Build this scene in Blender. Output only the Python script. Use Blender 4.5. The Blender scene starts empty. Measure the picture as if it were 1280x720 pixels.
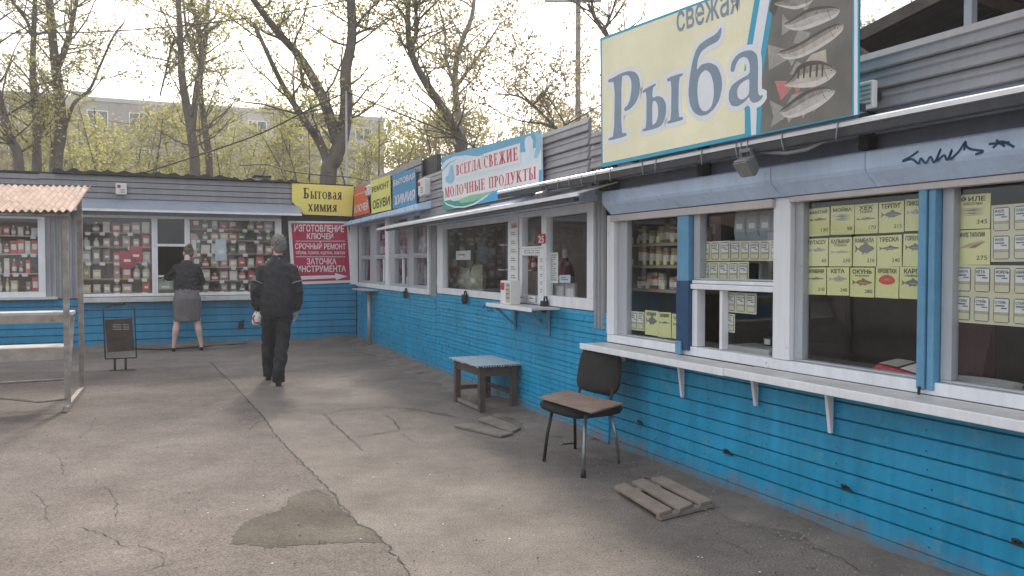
import bpy, bmesh, math, random
import numpy as np
from mathutils import Vector, Matrix
random.seed(7); np.random.seed(7)
scene = bpy.context.scene
COL = scene.collection
# ------------------------------------------------------------------ camera, sky, sun, exposure
F, HC = 1020.0, 1.45
TH = math.atan(30.0 / F)
cam_data = bpy.data.cameras.new('camera')
cam = bpy.data.objects.new('camera', cam_data); COL.objects.link(cam)
cam_data.sensor_fit = 'HORIZONTAL'; cam_data.sensor_width = 36.0
cam_data.lens = F / 1280.0 * 36.0
cam_data.clip_end = 2000.0; cam_data.clip_start = 0.05
cam.location = (0, 0, HC); cam.rotation_euler = (math.pi / 2 - TH, 0, 0)
scene.camera = cam

SUN_EL, SUN_AZ = 32.0, -11.0            # azimuth measured from +Y (view direction) towards +X
world = bpy.data.worlds.new('World'); scene.world = world; world.use_nodes = True
wn = world.node_tree; wn.nodes.clear()
sky = wn.nodes.new('ShaderNodeTexSky'); sky.sky_type = 'NISHITA'; sky.sun_disc = False
sky.sun_elevation = math.radians(SUN_EL); sky.sun_rotation = math.radians(SUN_AZ)
sky.air_density = 1.0; sky.dust_density = 4.0
mixs = wn.nodes.new('ShaderNodeMix'); mixs.data_type = 'RGBA'; mixs.inputs[0].default_value = 0.55
mixs.inputs[7].default_value = (9.6, 9.7, 10.0, 1)      # bright overcast veil over the clear sky
bg = wn.nodes.new('ShaderNodeBackground'); bg.inputs[1].default_value = 0.11
wo = wn.nodes.new('ShaderNodeOutputWorld')
wn.links.new(sky.outputs[0], mixs.inputs[6]); wn.links.new(mixs.outputs[2], bg.inputs[0]); wn.links.new(bg.outputs[0], wo.inputs[0])
sun_data = bpy.data.lights.new('sun', 'SUN'); sun_data.energy = 3.0; sun_data.angle = math.radians(7); sun_data.color = (1, .92, .80)
sun = bpy.data.objects.new('sun', sun_data); COL.objects.link(sun)
el, az = math.radians(SUN_EL), math.radians(SUN_AZ)
sdir = Vector((math.sin(az) * math.cos(el), math.cos(az) * math.cos(el), math.sin(el)))
sun.rotation_euler = sdir.to_track_quat('Z', 'Y').to_euler(); sun.location = sdir * 60
scene.view_settings.view_transform = 'Standard'; scene.view_settings.look = 'None'
scene.view_settings.gamma = 1.0; scene.view_settings.exposure = 0.8
scene.view_settings.use_curve_mapping = False

# ------------------------------------------------------------------ pixel -> place helpers
def ray(px, py):
    x = (px - 640) / F; y = -(py - 360) / F
    c, s = math.cos(TH), math.sin(TH)
    return (x, c + s * y, -s + c * y)
def ground_at(px, py, z=0.0):
    r = ray(px, py); k = (z - HC) / r[2]
    return Vector((r[0] * k, r[1] * k, z))
def at_depth(px, py, d):
    r = ray(px, py); k = d / r[1]
    return Vector((r[0] * k, d, HC + r[2] * k))
class Frame:                                  # a wall: x along it (left to right), y into the building, z up
    def __init__(s, o, a):
        s.o = o; s.a = a; s.u = (math.cos(a), math.sin(a)); s.n = (-math.sin(a), math.cos(a))
    def P(s, px, py, off=0.0):
        r = ray(px, py)
        k = (s.o[0] * s.n[0] + s.o[1] * s.n[1] + off) / (r[0] * s.n[0] + r[1] * s.n[1])
        x, y, z = r[0] * k, r[1] * k, HC + r[2] * k
        return (x - s.o[0]) * s.u[0] + (y - s.o[1]) * s.u[1], z
    def U(s, px, off=0.0): return s.P(px, 330, off)[0]
    def Z(s, px, py, off=0.0): return s.P(px, py, off)[1]
    def pt(s, u, y, z):
        return Vector((s.o[0] + u * s.u[0] + y * s.n[0], s.o[1] + u * s.u[1] + y * s.n[1], z))
CA = (-2.97, 15.65); CJ = (0.70, 6.60)
FB = Frame(CA, math.radians(25))                                     # back kiosk
FR = Frame(CA, math.atan2(CJ[1] - CA[1], CJ[0] - CA[0]))             # repair and dairy kiosks
FS = Frame(CJ, math.radians(-65.3))                                  # fish kiosk
RL = math.dist(CA, CJ)

# ------------------------------------------------------------------ materials
MATS = {}
def mat(name, col, rough=.6, metal=0., var=.12, scale=5., bump=0., bscale=80., streak=0., dust=None, spec=.4, objcol=False, fine=0., wear=None):
    m = bpy.data.materials.new(name); m.use_nodes = True; MATS[name] = m
    nt = m.node_tree; N = nt.nodes; L = nt.links
    b = N['Principled BSDF']
    b.inputs['Roughness'].default_value = rough; b.inputs['Metallic'].default_value = metal
    b.inputs['Specular IOR Level'].default_value = spec
    tc = N.new('ShaderNodeTexCoord')
    def noise(sc, det=5, vec=None, ro=.6):
        n = N.new('ShaderNodeTexNoise'); n.inputs['Scale'].default_value = sc; n.inputs['Detail'].default_value = det
        n.inputs['Roughness'].default_value = ro
        L.new(vec or tc.outputs['Object'], n.inputs['Vector']); return n
    def rng(src, lo, hi, a=.3, c=.7):
        r = N.new('ShaderNodeMapRange'); r.inputs[1].default_value = a; r.inputs[2].default_value = c
        r.inputs[3].default_value = lo; r.inputs[4].default_value = hi; L.new(src, r.inputs[0]); return r.outputs[0]
    if objcol:
        oi = N.new('ShaderNodeObjectInfo'); base = oi.outputs['Color']
    else:
        rgb = N.new('ShaderNodeRGB'); rgb.outputs[0].default_value = (*col, 1); base = rgb.outputs[0]
    def mul(c, f):
        mx = N.new('ShaderNodeMix'); mx.data_type = 'RGBA'; mx.blend_type = 'MULTIPLY'; mx.inputs[0].default_value = 1
        L.new(c, mx.inputs[6]); L.new(f, mx.inputs[7]); return mx.outputs[2]
    if var: base = mul(base, rng(noise(scale).outputs[0], 1 - var, 1 + var))
    if fine: base = mul(base, rng(noise(scale * 40, 3).outputs[0], 1 - fine, 1 + fine))
    if streak:
        mp = N.new('ShaderNodeMapping'); mp.inputs['Scale'].default_value = (7, 7, .5); L.new(tc.outputs['Object'], mp.inputs[0])
        base = mul(base, rng(noise(1.6, 6, mp.outputs[0], .7).outputs[0], 1 - streak, 1 + streak * .6))
    if wear:                                   # (colour, noise scale, threshold, strength): chipped or stained spots
        wf = rng(noise(wear[1], 8, None, .72).outputs[0], 0, wear[3], wear[2], wear[2] + .05)
        mx = N.new('ShaderNodeMix'); mx.data_type = 'RGBA'; L.new(wf, mx.inputs[0]); L.new(base, mx.inputs[6]); mx.inputs[7].default_value = (*wear[0], 1); base = mx.outputs[2]
    if dust:                                   # (colour, height, strength): splashed dirt with a ragged upper edge
        sx = N.new('ShaderNodeSeparateXYZ'); L.new(tc.outputs['Object'], sx.inputs[0])
        ad = N.new('ShaderNodeMath'); ad.operation = 'MULTIPLY_ADD'
        L.new(noise(5, 9, None, .8).outputs[0], ad.inputs[0]); ad.inputs[1].default_value = -dust[1] * 2.6
        L.new(sx.outputs[2], ad.inputs[2])
        fac = rng(ad.outputs[0], dust[2], 0, -dust[1] * 1.15, -dust[1] * .45)
        mx = N.new('ShaderNodeMix'); mx.data_type = 'RGBA'; L.new(fac, mx.inputs[0]); L.new(base, mx.inputs[6]); mx.inputs[7].default_value = (*dust[0], 1)
        base = mx.outputs[2]
    L.new(base, b.inputs['Base Color'])
    if rough > .12:
        L.new(rng(noise(scale * 3).outputs[0], max(.05, rough - .12), min(1, rough + .12)), b.inputs['Roughness'])
    if bump:
        bp = N.new('ShaderNodeBump'); bp.inputs['Strength'].default_value = bump; bp.inputs['Distance'].default_value = .01
        L.new(noise(bscale, 6).outputs[0], bp.inputs['Height']); L.new(bp.outputs[0], b.inputs['Normal'])
    return m
DIRT = (.19, .17, .15)
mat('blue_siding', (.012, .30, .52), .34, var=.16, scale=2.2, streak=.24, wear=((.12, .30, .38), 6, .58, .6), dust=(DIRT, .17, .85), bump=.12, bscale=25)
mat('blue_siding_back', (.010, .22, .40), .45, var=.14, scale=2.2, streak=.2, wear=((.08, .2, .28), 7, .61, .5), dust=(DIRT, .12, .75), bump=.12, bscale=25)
mat('blue_paint', (.12, .31, .48), .45, var=.14, scale=6, streak=.16, wear=((.25, .3, .33), 14, .62, .5))
mat('dark_blue_paint', (.02, .07, .16), .5, var=.15, scale=9, streak=.1)
mat('grey_siding', (.215, .213, .228), .45, var=.08, scale=2.5, streak=.14, bump=.06, bscale=20)
mat('sky_tinted_siding', (.23, .26, .33), .4, var=.08, scale=2.5, streak=.14)  # same grey siding, with reflected blue sky tinted into its colour
mat('grey_corrugated', (.30, .31, .33), .5, var=.1, scale=4, streak=.22, bump=.1, bscale=40)
mat('grey_awning', (.26, .29, .34), .38, var=.08, scale=3, streak=.05)
mat('white_frame', (.77, .785, .81), .4, var=.06, scale=3, streak=.11, wear=((.34, .31, .28), 11, .64, .55))
mat('grey_frame', (.40, .42, .45), .42, var=.08, scale=3, streak=.14, wear=((.2, .19, .18), 11, .63, .5))
mat('white_shelf', (.56, .55, .54), .45, var=.16, wear=((.27, .25, .23), 9, .60, .5), scale=4, bump=.05, bscale=60, fine=.04)
mat('shutter_box', (.50, .63, .82), .33, var=.07, scale=3, streak=.12, wear=((.3, .33, .37), 6, .64, .5))  # pale blue has the sky's reflection on the box painted in
mat('beige_strip', (.52, .48, .47), .5, var=.06, scale=3, streak=.08)
mat('gutter_white', (.72, .72, .72), .35, var=.1, scale=6)
mat('dark_metal', (.03, .032, .037), .5, var=.2, scale=8)
mat('black_paint', (.02, .02, .022), .5, var=.2, scale=12)
mat('bitumen', (.035, .033, .032), .85, var=.25, scale=6, bump=.2)
mat('interior_wall', (.16, .14, .12), .85, var=.2, scale=3)
mat('interior_floor', (.10, .09, .08), .9, var=.2, scale=3)
mat('interior_shelf', (.34, .28, .24), .7, var=.1)
mat('interior_white', (.5, .48, .46), .7, var=.1)
mat('goods', (1, 1, 1), .5, objcol=True, var=.16, scale=14)
mat('goods_label', (.78, .75, .70), .6, var=.15, scale=30)
mat('lid', (.35, .30, .16), .4, var=.1)
mat('paper_white', (.72, .72, .70), .8, var=.05)
mat('paper_yellow', (.70, .68, .32), .8, var=.06, scale=8)
mat('paper_cream', (.62, .58, .40), .8, var=.06, scale=8)
mat('print_black', (.02, .02, .02), .7, var=0)
mat('print_grey', (.18, .18, .17), .7, var=.2, scale=60)
mat('print_silver', (.36, .37, .37), .7, var=.25, scale=50)
mat('print_brown', (.30, .16, .07), .7, var=.2, scale=60)
mat('print_red', (.62, .07, .05), .7, var=.15, scale=60)
mat('print_pale', (.45, .38, .26), .7, var=.15, scale=60)
mat('marker', (.03, .07, .03), .7, var=0)
mat('sign_yellow', (.74, .64, .16), .5, var=.05, scale=3)
mat('sign_yellow_green', (.68, .65, .17), .5, var=.06, scale=3)
mat('sign_crimson', (.42, .018, .07), .5, var=.06, scale=3)
mat('sign_orange', (.60, .10, .04), .55, var=.1, scale=4)
mat('sign_blue', (.05, .25, .43), .5, var=.06, scale=3)
mat('sign_white', (.72, .71, .70), .5, var=.04, scale=3)
mat('text_brown', (.05, .03, .01), .6, var=0)
mat('text_white', (.75, .70, .70), .6, var=.04)
mat('dairy_sky', (.10, .36, .55), .45, var=.08, scale=2)
mat('dairy_pale', (.60, .70, .76), .45, var=.05, scale=2)
mat('dairy_green', (.03, .27, .20), .45, var=.15, scale=2)
mat('dairy_light_green', (.22, .50, .30), .45, var=.15, scale=2)
mat('dairy_bright', (.03, .34, .66), .45, var=.06, scale=2)
mat('dairy_red', (.50, .02, .08), .5, var=.05)
mat('milk_blue', (.25, .48, .62), .45, var=.15, scale=6)
mat('banner_cream', (.83, .79, .56), .65, var=.10, scale=1.6, bump=.25, bscale=3.5, fine=.03)
mat('banner_teal', (.05, .36, .52), .65, var=.06, bump=.25, bscale=3.5)
mat('banner_white', (.74, .77, .80), .65, var=.04, bump=.25, bscale=3.5)
mat('banner_letter', (.22, .29, .36), .65, var=.06, bump=.25, bscale=3.5)
mat('banner_dark', (.17, .165, .145), .65, var=.30, scale=2.2, bump=.25, bscale=3.5)
mat('fish_silver', (.45, .435, .405), .65, var=.3, scale=14, fine=.12)
mat('fish_back', (.27, .255, .225), .65, var=.3, scale=20, fine=.2)
mat('fish_fin', (.33, .32, .285), .65, var=.2, scale=20)
mat('fish_belly', (.60, .57, .52), .65, var=.12, scale=20)
mat('fish_red', (.52, .20, .19), .65, var=.15)
mat('fish_pale', (.47, .43, .37), .65, var=.2, scale=20)
mat('fish_stripe', (.11, .09, .075), .65, var=.2)
mat('plastic_white', (.62, .61, .59), .45, var=.06)
mat('plastic_red', (.45, .03, .05), .45, var=.1)
mat('lamp_grey', (.15, .155, .165), .45, var=.1)
mat('lamp_glass', (.22, .22, .23), .25, var=.05)
mat('old_wood', (.22, .19, .16), .85, var=.25, scale=6, bump=.35, bscale=50, fine=.12)
mat('dark_wood', (.10, .072, .06), .8, var=.3, scale=7, bump=.3, bscale=50)
mat('oilcloth', (.46, .52, .57), .45, var=.15, scale=14)
mat('pallet_wood', (.27, .22, .18), .9, var=.2, scale=6, bump=.4, bscale=45, fine=.12)
mat('board_brown', (.26, .18, .145), .6, var=.2, scale=5, bump=.1, bscale=40)
mat('chair_fabric', (.022, .021, .021), .9, var=.25, scale=20, bump=.3, bscale=300)
mat('chair_metal', (.30, .30, .31), .35, .7, var=.2, scale=14)
mat('rusty_metal', (.29, .26, .235), .7, .2, var=.35, scale=9, bump=.2, bscale=60)
mat('stall_board', (.34, .30, .26), .75, var=.3, wear=((.15, .12, .10), 8, .60, .6), scale=5, bump=.15, bscale=40)
mat('stall_paint', (.52, .50, .47), .7, var=.16, scale=5, wear=((.25, .22, .19), 10, .58, .6))
mat('panel_brown', (.055, .038, .03), .6, var=.4, scale=6)
mat('pipe_grey', (.33, .33, .34), .45, .3, var=.2, scale=8)
mat('pink_pipe', (.5, .27, .27), .5, var=.1)
mat('cable', (.025, .025, .026), .6, var=0)
mat('cable_grey', (.30, .30, .32), .6, var=.1)
mat('skin', (.56, .35, .28), .55, var=.06, scale=12, spec=.3)
mat('skin_pale', (.60, .42, .37), .55, var=.05, scale=12, spec=.3)
mat('hair_grey', (.19, .172, .155), .7, var=.3, scale=60, bump=.8, bscale=180)
mat('hair_brown', (.13, .10, .08), .6, var=.3, scale=60, bump=.8, bscale=180)
mat('jacket_black', (.024, .025, .030), .75, var=.2, scale=14, bump=.2, bscale=30)
mat('trousers_black', (.018, .019, .022), .85, var=.2, scale=14, bump=.15, bscale=40)
mat('jacket_dark', (.014, .015, .018), .7, var=.2, scale=14, bump=.2, bscale=30)
mat('skirt_grey', (.15, .135, .145), .9, var=.18, scale=30, bump=.2, bscale=250, fine=.2)
mat('shoe_black', (.012, .012, .013), .4, var=.1)
mat('piping_grey', (.26, .26, .27), .5, var=0)
mat('bark', (.12, .10, .085), .9, var=.35, scale=4, bump=.6, bscale=18)
mat('bark_light', (.24, .21, .18), .9, var=.35, scale=4, bump=.5, bscale=18)
mat('concrete_panel', (.31, .285, .26), .9, var=.12, scale=.5, streak=.1, bump=.1, bscale=3)
mat('concrete_light', (.42, .41, .40), .9, var=.1, scale=.5)
mat('brick_end', (.24, .19, .165), .9, var=.12, scale=.6)
mat('roof_rust', (.37, .25, .195), .85, var=.38, scale=7, streak=.2, bump=.3, bscale=60, fine=.15)
mat('roof_slate', (.13, .115, .11), .85, var=.25, scale=3, bump=.2, bscale=30)
mat('stone', (.22, .20, .18), .9, var=.3, scale=30)
mat('litter', (.65, .64, .62), .8, var=.1)
mat('crack_dark', (.05, .044, .039), .95, var=.3, scale=20)
mat('dirt', (.18, .155, .135), .95, var=.28, scale=3, bump=.7, bscale=30, fine=.22)

def asphalt(name, col, blotch=.14, tint=(.8, .78, .74)):
    m = mat(name, col, .9, var=blotch, scale=.55, bump=.5, bscale=140, fine=.0, spec=.25)
    nt = m.node_tree; N = nt.nodes; L = nt.links; b = N['Principled BSDF']
    src = b.inputs['Base Color'].links[0].from_socket
    tc = N.new('ShaderNodeTexCoord')
    def layer(src, sc, lo, hi, a, c, det=4, ro=.6):
        n = N.new('ShaderNodeTexNoise'); n.inputs['Scale'].default_value = sc; n.inputs['Detail'].default_value = det; n.inputs['Roughness'].default_value = ro
        L.new(tc.outputs['Object'], n.inputs['Vector'])
        r = N.new('ShaderNodeMapRange'); r.inputs[1].default_value = a; r.inputs[2].default_value = c; r.inputs[3].default_value = lo; r.inputs[4].default_value = hi
        L.new(n.outputs[0], r.inputs[0])
        mx = N.new('ShaderNodeMix'); mx.data_type = 'RGBA'; mx.blend_type = 'MULTIPLY'; mx.inputs[0].default_value = 1
        L.new(src, mx.inputs[6]); L.new(r.outputs[0], mx.inputs[7]); return mx.outputs[2]
    src = layer(src, .9, .80, 1.10, .36, .62, 9, .72)
    src = layer(src, 2.6, .84, 1.10, .3, .7, 9, .75)
    src = layer(src, 5.0, .72, 1.0, .26, .36, 7, .7)
    src = layer(src, 11, .88, 1.10, .3, .7, 5, .7)
    src = layer(src, 90, .55, 1.40, .32, .68, 3)
    src = layer(src, 300, .75, 1.25, .32, .68, 2)
    src = layer(src, 32, .4, 1.0, .25, .35, 3)          # dark grit specks
    L.new(src, b.inputs['Base Color'])
    return m
asphalt('asphalt', (.205, .177, .156))
asphalt('asphalt_brown', (.168, .142, .127))
asphalt('asphalt_grey', (.142, .137, .138))
asphalt('asphalt_dark', (.085, .070, .054), .06)
MATS['asphalt_dark'].node_tree.nodes['Principled BSDF'].inputs['Specular IOR Level'].default_value = .35

def glass_mat(name, tint, refl):
    m = bpy.data.materials.new(name); m.use_nodes = True; MATS[name] = m
    nt = m.node_tree; N = nt.nodes; L = nt.links; N.clear()
    o = N.new('ShaderNodeOutputMaterial'); mx = N.new('ShaderNodeMixShader'); t = N.new('ShaderNodeBsdfTransparent'); g = N.new('ShaderNodeBsdfGlossy')
    t.inputs[0].default_value = (*tint, 1); g.inputs['Roughness'].default_value = .015; g.inputs[0].default_value = (.9, .95, 1, 1)
    lw = N.new('ShaderNodeLayerWeight'); lw.inputs[0].default_value = .5
    pw = N.new('ShaderNodeMath'); pw.operation = 'POWER'; pw.inputs[1].default_value = 4.5; L.new(lw.outputs['Facing'], pw.inputs[0])
    fr = N.new('ShaderNodeMath'); fr.operation = 'MULTIPLY_ADD'; fr.inputs[1].default_value = .4; fr.inputs[2].default_value = refl; L.new(pw.outputs[0], fr.inputs[0])
    tc = N.new('ShaderNodeTexCoord'); n = N.new('ShaderNodeTexNoise'); n.inputs['Scale'].default_value = 1.2; L.new(tc.outputs['Object'], n.inputs['Vector'])
    bp = N.new('ShaderNodeBump'); bp.inputs['Strength'].default_value = .06; bp.inputs['Distance'].default_value = .02
    L.new(n.outputs[0], bp.inputs['Height']); L.new(bp.outputs[0], g.inputs['Normal'])
    L.new(fr.outputs[0], mx.inputs[0]); L.new(t.outputs[0], mx.inputs[1]); L.new(g.outputs[0], mx.inputs[2]); L.new(mx.outputs[0], o.inputs[0])
    return m
glass_mat('glass', (.96, .975, .975), .028)
glass_mat('house_glass', (.35, .38, .4), .06)
def leaf_mat(name, c1, c2):
    m = bpy.data.materials.new(name); m.use_nodes = True; MATS[name] = m
    nt = m.node_tree; N = nt.nodes; L = nt.links; N.clear()
    o = N.new('ShaderNodeOutputMaterial'); mx = N.new('ShaderNodeMixShader'); d = N.new('ShaderNodeBsdfDiffuse'); t = N.new('ShaderNodeBsdfTranslucent')
    tc = N.new('ShaderNodeTexCoord'); n = N.new('ShaderNodeTexNoise'); n.inputs['Scale'].default_value = 1.7; n.inputs['Detail'].default_value = 5; L.new(tc.outputs['Object'], n.inputs['Vector'])
    cr = N.new('ShaderNodeValToRGB'); cr.color_ramp.elements[0].position = .35; cr.color_ramp.elements[1].position = .65
    cr.color_ramp.elements[0].color = (*c1, 1); cr.color_ramp.elements[1].color = (*c2, 1)
    L.new(n.outputs[0], cr.inputs[0]); L.new(cr.outputs[0], d.inputs[0]); L.new(cr.outputs[0], t.inputs[0])
    mx.inputs[0].default_value = .5; L.new(d.outputs[0], mx.inputs[1]); L.new(t.outputs[0], mx.inputs[2]); L.new(mx.outputs[0], o.inputs[0])
    return m
leaf_mat('leaf', (.29, .28, .10), (.52, .50, .20))
leaf_mat('leaf_olive', (.25, .23, .11), (.44, .41, .20))
leaf_mat('leaf_brown', (.26, .21, .11), (.44, .37, .18))

# ------------------------------------------------------------------ mesh builder
class MB:
    def __init__(s): s.v = []; s.f = []
    def add(s, vs, fs):
        b = len(s.v); s.v += [tuple(p) for p in vs]; s.f += [tuple(i + b for i in f) for f in fs]; return s
    def box(s, x0, x1, y0, y1, z0, z1):
        return s.add([(x0, y0, z0), (x1, y0, z0), (x1, y1, z0), (x0, y1, z0), (x0, y0, z1), (x1, y0, z1), (x1, y1, z1), (x0, y1, z1)],
                     [(0, 3, 2, 1), (4, 5, 6, 7), (0, 1, 5, 4), (1, 2, 6, 5), (2, 3, 7, 6), (3, 0, 4, 7)])
    def prism_xz(s, poly, y0, y1):               # outline in the wall plane, extruded into it
        n = len(poly)
        return s.add([(x, y0, z) for x, z in poly] + [(x, y1, z) for x, z in poly],
                     [tuple(range(n)), tuple(range(2 * n - 1, n - 1, -1))] + [((i + 1) % n, i, i + n, (i + 1) % n + n) for i in range(n)])
    def prism_yz(s, poly, x0, x1):
        n = len(poly)
        return s.add([(x0, y, z) for y, z in poly] + [(x1, y, z) for y, z in poly],
                     [tuple(range(n - 1, -1, -1)), tuple(range(n, 2 * n))] + [(i, (i + 1) % n, (i + 1) % n + n, i + n) for i in range(n)])
    def prism_xy(s, poly, z0, z1):
        n = len(poly)
        return s.add([(x, y, z0) for x, y in poly] + [(x, y, z1) for x, y in poly],
                     [tuple(range(n - 1, -1, -1)), tuple(range(n, 2 * n))] + [(i, (i + 1) % n, (i + 1) % n + n, i + n) for i in range(n)])
    def tube(s, pts, r0, r1=None, n=8):
        r1 = r0 if r1 is None else r1
        pts = [Vector(p) for p in pts]; m = len(pts); rings = []
        prev = None
        for i, p in enumerate(pts):
            d = (pts[min(i + 1, m - 1)] - pts[max(i - 1, 0)]).normalized()
            a = prev if prev is not None else (Vector((0, 0, 1)) if abs(d.z) < .9 else Vector((1, 0, 0)))
            e1 = (a - d * a.dot(d)).normalized(); e2 = d.cross(e1); prev = e1
            r = r0 + (r1 - r0) * i / max(1, m - 1) if not isinstance(r0, (list, tuple)) else r0[i]
            rings.append([p + e1 * (r * math.cos(2 * math.pi * k / n)) + e2 * (r * math.sin(2 * math.pi * k / n)) for k in range(n)])
        vs = [q for rg in rings for q in rg]; fs = []
        for i in range(m - 1):
            for k in range(n):
                fs.append((i * n + k, i * n + (k + 1) % n, (i + 1) * n + (k + 1) % n, (i + 1) * n + k))
        fs.append(tuple(range(n - 1, -1, -1))); fs.append(tuple(range((m - 1) * n, m * n)))
        return s.add(vs, fs)
    def bar(s, p, q, w, h=None):                 # square bar between two points
        h = h or w; p = Vector(p); q = Vector(q); d = (q - p).normalized()
        a = Vector((0, 0, 1)) if abs(d.z) < .9 else Vector((1, 0, 0))
        e1 = (a - d * a.dot(d)).normalized() * (h / 2); e2 = d.cross(e1).normalized() * (w / 2)
        vs = [c + sa * e1 + sb * e2 for c in (p, q) for sa, sb in ((-1, -1), (-1, 1), (1, 1), (1, -1))]
        return s.add(vs, [(3, 2, 1, 0), (4, 5, 6, 7), (0, 1, 5, 4), (1, 2, 6, 5), (2, 3, 7, 6), (3, 0, 4, 7)])
    def lathe(s, prof, n=12, c=(0, 0)):
        vs = []; fs = []; m = len(prof)
        for r, z in prof:
            for k in range(n):
                a = 2 * math.pi * k / n; vs.append((c[0] + r * math.cos(a), c[1] + r * math.sin(a), z))
        for i in range(m - 1):
            for k in range(n): fs.append((i * n + k, i * n + (k + 1) % n, (i + 1) * n + (k + 1) % n, (i + 1) * n + k))
        fs.append(tuple(range(n - 1, -1, -1))); fs.append(tuple(range((m - 1) * n, m * n)))
        return s.add(vs, fs)
    def mesh(s, name):
        me = bpy.data.meshes.new(name); me.from_pydata(s.v, [], s.f); me.update(); return me
    def build(s, name, m, parent=None, org=(0, 0, 0), bev=0, smooth=False, label=None):
        if org != (0, 0, 0): s.v = [(x - org[0], y - org[1], z - org[2]) for x, y, z in s.v]
        return link(name, s.mesh(name), m, parent, bev, smooth, label)
def link(name, me, m, parent=None, bev=0, smooth=False, label=None):
    if m and not me.materials: me.materials.append(MATS[m] if isinstance(m, str) else m)
    if smooth: me.polygons.foreach_set('use_smooth', [True] * len(me.polygons))
    o = bpy.data.objects.new(name, me); COL.objects.link(o)
    if parent is not None: o.parent = parent
    if bev:
        b = o.modifiers.new('bevel', 'BEVEL'); b.width = bev; b.segments = 2; b.limit_method = 'ANGLE'
    if label: o['label'] = label
    return o
def tag(o, label, cat, group=None, kind=None):
    if label: o['label'] = label
    if cat: o['category'] = cat
    if group: o['group'] = group
    if kind: o['kind'] = kind
    return o
def thing(name, label, cat, loc=(0, 0, 0), rz=0., group=None):
    o = bpy.data.objects.new(name, None); COL.objects.link(o); o.empty_display_size = .2
    o.location = loc; o.rotation_euler = (0, 0, rz); return tag(o, label, cat, group)
def on(fr, name, label, cat, u, y, z, group=None):           # a thing placed in a wall's frame; returns (empty, origin in that frame)
    return thing(name, label, cat, fr.pt(u, y, z), fr.a, group), (u, y, z)
def structure(o): o['kind'] = 'structure'; return o

# ------------------------------------------------------------------ lettering
TEXTC = {}
def sans(s, bold=.018):
    k = (s, bold)
    if k not in TEXTC:
        c = bpy.data.curves.new('lettering', 'FONT'); c.body = s; c.size = 1; c.offset = bold; c.resolution_u = 3
        o = bpy.data.objects.new('lettering', c); COL.objects.link(o)
        dg = bpy.context.evaluated_depsgraph_get(); me = bpy.data.meshes.new_from_object(o.evaluated_get(dg))
        v = np.array([x.co[:2] for x in me.vertices]); f = [tuple(p.vertices) for p in me.polygons]
        bpy.data.objects.remove(o); bpy.data.curves.remove(c); bpy.data.meshes.remove(me)
        lo = v.min(0); hi = v.max(0); TEXTC[k] = ((v - lo) / (hi - lo), f)
    return TEXTC[k]
def curve_shape(polys, offset=0.):              # filled outlines (holes allowed) -> vertices, faces
    c = bpy.data.curves.new('outline', 'CURVE'); c.dimensions = '2D'; c.fill_mode = 'BOTH'; c.offset = offset
    for p in polys:
        sp = c.splines.new('POLY'); sp.points.add(len(p) - 1); sp.use_cyclic_u = True
        for i, (x, y) in enumerate(p): sp.points[i].co = (x, y, 0, 1)
    o = bpy.data.objects.new('outline', c); COL.objects.link(o)
    dg = bpy.context.evaluated_depsgraph_get(); me = bpy.data.meshes.new_from_object(o.evaluated_get(dg))
    v = np.array([x.co[:2] for x in me.vertices]); f = [tuple(p.vertices) for p in me.polygons]
    bpy.data.objects.remove(o); bpy.data.curves.remove(c); bpy.data.meshes.remove(me)
    return v, f
def plate(name, vf, m, parent, org, y, quad=None):
    """flat print on a wall: vf in 0..1 squares is mapped to quad (u0,z0,u1,z1) or to 4 corners BL BR TR TL"""
    v, f = vf
    if quad is None: pts = [(a, b) for a, b in v]
    elif len(quad) == 4 and not isinstance(quad[0], (tuple, list)):
        u0, z0, u1, z1 = quad; pts = [(u0 + a * (u1 - u0), z0 + b * (z1 - z0)) for a, b in v]
    else:
        (ax, az), (bx, bz), (cx, cz), (dx, dz) = quad
        pts = [((1 - a) * (1 - b) * ax + a * (1 - b) * bx + a * b * cx + (1 - a) * b * dx, (1 - a) * (1 - b) * az + a * (1 - b) * bz + a * b * cz + (1 - a) * b * dz) for a, b in v]
    me = bpy.data.meshes.new(name)
    me.from_pydata([(x - org[0], y - org[1], z - org[2]) for x, z in pts], [], f)
    # make the print face the viewer (-y)
    me.update()
    if len(me.polygons) and sum(p.normal.y * p.area for p in me.polygons) > 0: me.flip_normals()
    return link(name, me, m, parent)
def stroke(fr, name, px, w, y, m, par, org):
    P = [fr.P(*p, y) for p in px]; S = []
    for i in range(len(P) - 1):
        for k in range(5):
            t = k / 5; p0 = P[max(0, i - 1)]; p1 = P[i]; p2 = P[i + 1]; p3 = P[min(len(P) - 1, i + 2)]
            S.append(tuple(.5 * (2 * p1[c] + (p2[c] - p0[c]) * t + (2 * p0[c] - 5 * p1[c] + 4 * p2[c] - p3[c]) * t * t + (3 * p1[c] - p0[c] - 3 * p2[c] + p3[c]) * t ** 3) for c in (0, 1)))
    S.append(P[-1]); v = []; f = []
    for i, q in enumerate(S):
        a, b_ = S[max(0, i - 1)], S[min(len(S) - 1, i + 1)]; d = math.hypot(b_[0] - a[0], b_[1] - a[1]) or 1; nx, nz = -(b_[1] - a[1]) / d, (b_[0] - a[0]) / d
        v += [(q[0] + nx * w, q[1] + nz * w), (q[0] - nx * w, q[1] - nz * w)]
    for i in range(len(S) - 1): f.append((2 * i, 2 * i + 1, 2 * i + 3, 2 * i + 2))
    return plate(name, (v, f), m, par, org, y)
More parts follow.
